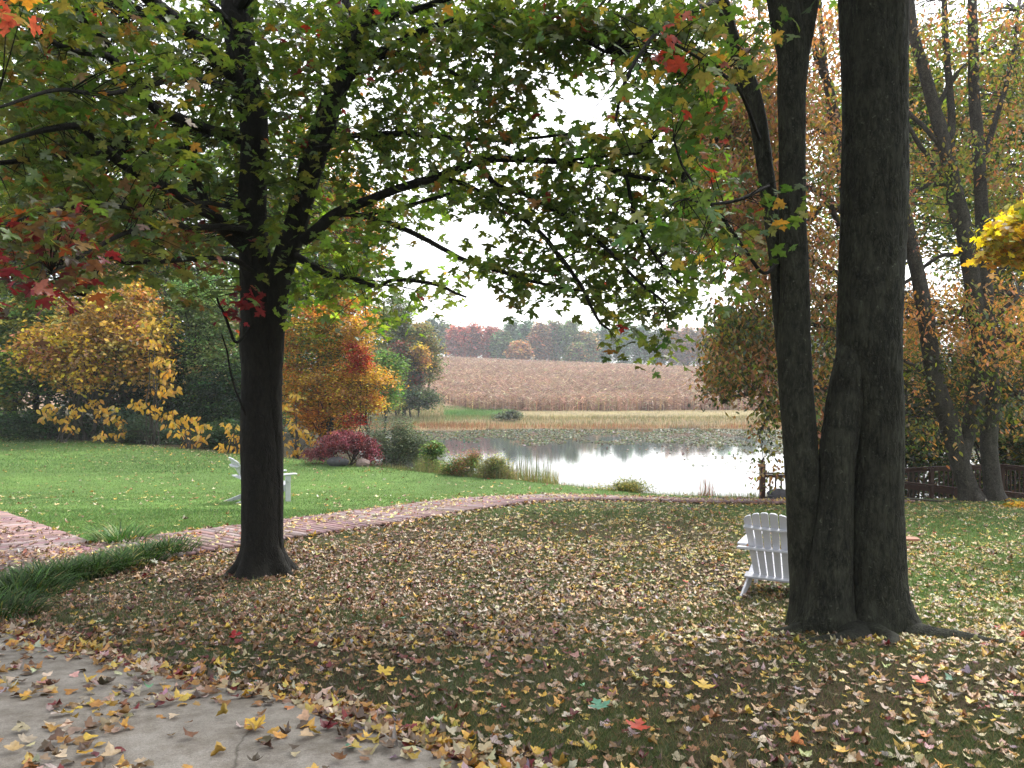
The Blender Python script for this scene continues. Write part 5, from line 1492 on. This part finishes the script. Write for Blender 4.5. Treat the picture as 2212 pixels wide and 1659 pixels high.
cherry("grey barked cherry with three leaning stems behind the timber edging at the right", bxB, YB,
       [[(2112, 1110, 24), (2098, 1075, 21), (2080, 1020, 19), (2062, 960, 19), (2045, 900, 19), (2022, 830, 18), (2010, 760, 17), (2000, 690, 16), (1988, 620, 15), (1975, 560, 14), (1962, 500, 14), (1950, 430, 12), (1940, 330, 10)],
        [(2078, 1010, 12), (2086, 960, 14), (2100, 900, 17), (2112, 840, 18), (2120, 760, 18), (2112, 700, 17), (2104, 640, 17), (2098, 590, 17), (2088, 540, 16), (2078, 470, 16), (2060, 400, 15), (2040, 310, 14), (2020, 240, 13), (1995, 150, 12), (1975, 80, 10), (1965, 0, 9), (1955, -100, 8)],
        [(2156, 1110, 22), (2148, 1075, 19), (2140, 1010, 17), (2136, 950, 17), (2140, 860, 17), (2135, 760, 17), (2128, 640, 16), (2125, 560, 15), (2122, 480, 14), (2118, 400, 12), (2112, 300, 12), (2104, 200, 11), (2102, 100, 10), (2100, 0, 9), (2100, -120, 7)]],
       cen[~lm], [
        [(2088, 540, 8), (2060, 470, 9), (2050, 380, 9), (2055, 250, 8), (2045, 100, 7), (2040, 0, 6), (2040, -80, 5)],
        [(2080, 470, 6), (2050, 405, 6), (2010, 400, 5), (1960, 415, 5), (1900, 420, 4)],
        [(2092, 560, 6), (2060, 552, 5), (2020, 560, 4), (1970, 600, 4), (1940, 620, 3)],
        [(2125, 350, 7), (2150, 260, 6), (2175, 180, 5), (2190, 100, 4), (2200, 20, 3)],
        [(2040, 330, 6), (2000, 280, 5), (1960, 240, 5), (1930, 200, 4)],
        [(2060, 420, 6), (2010, 350, 5), (1960, 270, 5), (1940, 180, 4), (1920, 80, 4)],
        [(2128, 620, 7), (2180, 560, 6), (2230, 480, 5), (2290, 380, 3)],
        [(2020, 240, 6), (2060, 170, 5), (2100, 130, 4), (2170, 90, 3)],
        [(2135, 760, 7), (2180, 740, 5), (2230, 750, 4)],
        [(2115, 800, 7), (2160, 680, 5), (2200, 640, 4)],
        [(2030, 840, 5), (1990, 800, 4), (1950, 780, 3)],
        [(2104, 640, 6), (2060, 690, 4), (2010, 700, 3)],
        [(2140, 900, 5), (2190, 860, 4), (2240, 880, 3)]], 43, ch_col, 26)
# extra tree stems and foliage behind the railing
RG_ = "trees on the pond bank behind the railing"
tree_px("tree", "dark green and yellow tree between the two right trunks beyond the railing", 1800, 28.5, [(1790, 880, 50, 110), (1770, 960, 36, 50), (1830, 700, 60, 120)], 230, 34, .13, .38, PCD, trunk_r=.12, seed=60, gap=.40, gfreq=.8, pal2=PYG, p2=.35, group=RG_)
tree_px("tree", "dark green low branched tree right of the big trunk above the railing", 1975, 29, [(1980, 880, 60, 110), (2010, 980, 50, 40), (1960, 700, 50, 120)], 230, 34, .13, .38, PCD, trunk_r=.11, seed=61, gap=.45, gfreq=.8, pal2=PYG, p2=.2, group=RG_, lean=-.1)
tree_px("tree", "green and yellow tree behind the grey cherry stems", 2150, 29, [(2120, 850, 90, 130), (2200, 950, 80, 70), (2180, 650, 70, 150)], 330, 34, .14, .4, PCD, trunk_r=.13, seed=62, gap=.42, gfreq=.8, pal2=PG, p2=.4, group=RG_, stems=2)
tree_px("tree", "tall thin leaved green tree in the top right corner behind the cherry", 2170, 31, [(2170, 250, 110, 260), (2060, 420, 90, 160), (2230, 520, 70, 160)], 460, 32, .16, .45, PG, trunk_r=.12, seed=63, gap=.42, gfreq=.8, pal2=PYG, p2=.5, group=RG_)
tree_px("tree", "yellow green tree high behind the two right trunks", 1900, 30, [(1990, 300, 90, 260), (1800, 330, 60, 260)], 320, 30, .16, .45, PYG, trunk_r=.12, seed=64, gap=.48, gfreq=.8, pal2=PG, p2=.5, group=RG_)
tree_px("tree", "dark low tree at the right edge behind the railing", 2240, 28.5, [(2230, 900, 70, 120), (2190, 990, 50, 30)], 200, 34, .12, .35, PCD, trunk_r=.12, seed=65, gap=.42, gfreq=.8, group=RG_)
tree_px("shrub", "dark green thicket on the pond bank beyond the deck railing", 2080, 30, [(1960, 1040, 60, 60), (2080, 1040, 80, 60), (2210, 1040, 80, 60)], 330, 30, .12, .35, PCD, cat="shrub", limbs=8, trunk_r=.03, seed=68, gap=.3, gfreq=.9)
# yellow maple poking in from the right edge
YM = 12.5
tree_px("yellow_maple", "brilliant yellow maple branch entering at the right edge", 2330, YM, [(2205, 500, 60, 32), (2230, 460, 50, 25), (2180, 540, 42, 22), (2290, 520, 60, 60), (2340, 640, 70, 80)], 200, 22, .11, .17, PYM, tmpl=MAPLE_S, trunk_r=.09, seed=66, gap=.3, gfreq=1.5, mat='leaf', limbs=16, droop=.6)
tree_px("shrub", "low bright yellow shrub at the right edge by the timber edging", 2215, 17.8, [(2215, 1103, 38, 20), (2195, 1098, 20, 10)], 60, 20, .10, .11, PYB, cat="shrub", tmpl=NARROW, limbs=8, trunk_r=.012, seed=67, gap=.1, droop=.4)

# ------------------------------------------------------------------ railings
def beam(name, a, b, w_, h_, mat, parent, rollz=None):
    a, b = np.array(a, float), np.array(b, float)
    t = norm(b - a); up = np.array([0, 0, 1.]) if abs(t[2]) < .95 else np.array([0, 1., 0])
    s = norm(np.cross(up, t)); n = np.cross(t, s)
    L_ = []
    for q in (a, b):
        L_.append([tuple(q + s * w_ / 2 * i + n * h_ / 2 * j) for i, j in ((-1, -1), (1, -1), (1, 1), (-1, 1))])
    loc = np.array(parent.location)
    pts = [tuple(np.array(p) - loc) for p in L_[0] + L_[1]]
    return bxm(name, [pts], mat, parent, .004)
def railing(label, line_px, depths, v_bot, post_us, cat="railing", hand=.09, bal=True, spacing=.13, newel=False, drop_to=None):
    """line_px: (u, v) of the hand rail, depths: their Y"""
    pts = [P(u, v, Y) for (u, v), Y in zip(line_px, depths)]
    root_ = empty("deck_railing", (pts[0][0], pts[0][1], g0(pts[0][0], pts[0][1])), label, cat)
    us = [q[0] for q in line_px]
    def at(u):
        p = np.array([np.interp(u, us, [q[k] for q in pts]) for k in range(3)]); return p
    def bot(u):
        p = at(u); Y = p[1]; return np.array([p[0], p[1], P(u, np.interp(u, us, v_bot), Y)[2]])
    for a, b in zip(us[:-1], us[1:]):
        beam("hand_rail", at(a), at(b), .12, .04, M['stain'], root_)
        if bal:
            dz = np.array([0, 0, -.075])
            beam("top_rail", at(a) + dz, at(b) + dz, .04, .085, M['stain'], root_)
            beam("bottom_rail", bot(a) + np.array([0, 0, .05]), bot(b) + np.array([0, 0, .05]), .04, .085, M['stain'], root_)
            L_ = np.linalg.norm(at(b) - at(a)); m = int(L_ / spacing)
            for i in range(1, m):
                t = i / m; q = at(a) * (1 - t) + at(b) * t; r_ = bot(a) * (1 - t) + bot(b) * t
                beam("baluster", r_ + np.array([0, 0, .09]), q - np.array([0, 0, .118]), .036, .036, M['stain'], root_)
        else:
            dz = np.array([0, 0, -.11])
            beam("top_rail", at(a) + dz, at(b) + dz, .04, .14, M['stain'], root_)
    for u in post_us:
        q = at(u) + np.array([0, .002, -.022]); zb_ = g0(q[0], q[1]) - .2
        beam("post", (q[0], q[1], zb_), q, .098, .098, M['stain'], root_)
    return root_
R1 = railing("dark railing with balusters between the newel post and the big trunks", [(1651, 1022), (1700, 1023), (1765, 1027), (1860, 1030)], [21.6, 21.6, 21.7, 21.9], [1080, 1080, 1082, 1084], [1765])
# newel with turned finial
np_ = P(1647, 1004, 21.6)
zb_ = g0(np_[0], np_[1]) - .2
nb = empty("newel_post", (np_[0], np_[1], g0(np_[0], np_[1])), "dark square newel post with a pointed finial against the water", "post")
beam("post", (np_[0], np_[1], zb_), (np_[0], np_[1], np_[2]), .135, .135, M['stain'], nb)
beam("post_cap", (np_[0], np_[1], np_[2] + .002), (np_[0], np_[1], np_[2] + .022), .165, .165, M['stain'], nb)
fw_ = Wood(); zz = np_[2] + .02
fr = [(0, .02), (.012, .045), (.02, .028), (.035, .03), (.06, .052), (.085, .05), (.11, .03), (.135, .012), (.15, .002)]
fw_.tube(np.array([(np_[0], np_[1], zz + h) for h, _ in fr]), [r for _, r in fr], 16)
fw_.build("finial", M['stain'], nb)
railing("long dark brown deck railing behind the grey cherry stems", [(1900, 1017), (1940, 1014), (2019, 1009), (2166, 1004), (2240, 1012), (2330, 1020)], [24.6, 24.2, 23.6, 23.6, 22.6, 21.4], [1092, 1090, 1086, 1086, 1090, 1096], [1940, 2013, 2090, 2166, 2245])
railing("lower sloping handrail in front of the deck railing", [(1900, 1034), (1940, 1040), (2062, 1054), (2145, 1060), (2260, 1072)], [23.2, 22.9, 22.2, 21.8, 21.2], [1090] * 5, [1925, 2012, 2063, 2160, 2195, 2240], bal=False)
# timber edging
tp = [P(u, v, Y) for u, v, Y in ((1860, 1078, 21.4), (1940, 1080, 21.0), (2035, 1088, 20.1), (2110, 1096, 19.4), (2185, 1105, 18.7))]
tr_ = empty("timber_edging", (tp[1][0], tp[1][1], tp[1][2]), "weathered timber edging along the top of the lawn right of the big trunk", "edging")
for a, b in zip(tp[:-1], tp[1:]):
    a = a.copy(); b = b.copy()
    beam("timber", a + (b - a) * .002, b - (b - a) * .002, .14, .15, M['timber'], tr_)

# ------------------------------------------------------------------ strap leaved border plants
def clump(u, v, Y, r, n, h, label, seed, group=None, pal=None):
    rg = np.random.default_rng(seed)
    p = P(u, v, Y); x, y = p[0], Y
    bag = Bag()
    a = rg.random(n) * 6.283; rr = r * np.sqrt(rg.random(n))
    px_, py_ = x + rr * np.cos(a), y + rr * np.sin(a)
    outw = .35 + .75 * rr / r
    a2 = a + rg.normal(0, .6, n)
    ax = np.stack([np.cos(a2) * outw, np.sin(a2) * outw, np.ones(n)], -1)
    nr = np.stack([-np.cos(a2), -np.sin(a2), outw], -1)
    Vt = np.array([(0, -.02, 0), (0, .02, 0), (.3, .022, 0), (.3, -.022, 0), (.6, .018, 0), (.6, -.018, 0), (.85, .010, 0), (.85, -.010, 0), (1, 0, 0)], float)
    Vt[:, 1] *= 1.0
    # arching: bend away from the normal with the square of the length
    T = np.array([(0, 1, 2), (0, 2, 3), (3, 2, 4), (3, 4, 5), (5, 4, 6), (5, 6, 7), (7, 6, 8)])
    s = h * (.6 + .7 * rg.random(n))
    cu = np.stack([-(.35 + .75 * rg.random(n)), 0 * s, 0 * s], -1)
    pal = pal or [(5, (.028, .062, .016)), (4, (.045, .095, .022)), (1.4, (.10, .18, .045)), (.4, (.30, .26, .10))]
    bag.add((Vt, T), np.stack([px_, py_, G(px_, py_) - .01], -1), ax, nr, s, pick(rg, pal, n, .2), cu)
    o = bag.build("strap_leaf_clump", M['strap']); tag(o, label, "plant", group)
    return o
SG = "row of dark strap leaved clumps along the boardwalk"
same = "dark green arching strap leaved clump beside the boardwalk, %s of the row"
for i, (u, v, r, n) in enumerate(((-45, 1330, .5, 620), (30, 1285, .5, 700), (95, 1258, .42, 600), (150, 1246, .40, 560), (205, 1236, .40, 560), (262, 1222, .40, 560), (315, 1208, .38, 520), (362, 1196, .36, 480))):
    x, y = hit(u, v, 5, 30)
    clump(u, v, y, r, n, .28, same % ("leftmost", "second from left", "third from left", "fourth from left", "fourth from right", "third from right", "second from right", "rightmost")[i], 700 + i, SG)
x, y = hit(262, 1172, 5, 30)
clump(262, 1172, y, .36, 330, .36, "lighter green strap leaved clump alone on the lawn side of the boardwalk", 720, None, [(4, (.09, .19, .045)), (3, (.06, .14, .035)), (1, (.22, .24, .08))])

# ------------------------------------------------------------------ haze
hm = bpy.data.materials.new("haze"); hm.use_nodes = True; hn = hm.node_tree; hn.nodes.clear()
ho = hn.nodes.new("ShaderNodeOutputMaterial"); pv_ = hn.nodes.new("ShaderNodeVolumePrincipled")
pv_.inputs["Color"].default_value = (.86, .93, 1.0, 1); pv_.inputs["Density"].default_value = .00052; pv_.inputs["Anisotropy"].default_value = .25
hn.links.new(pv_.outputs[0], ho.inputs["Volume"])
bm = bmesh.new(); bmesh.ops.create_cube(bm, size=1)
me = bpy.data.meshes.new("haze"); bm.to_mesh(me); bm.free(); me.materials.append(hm)
hz = bpy.data.objects.new("haze", me); C.objects.link(hz)
zmin = float(ZZ.min()) - 1.0; ztop = 32.0
hz.location = (0, 720, (zmin + ztop) / 2); hz.scale = (2400, 2 * 1100, ztop - zmin)
tag(hz, "thin pale autumn haze over the pond and field", "haze", kind="stuff")
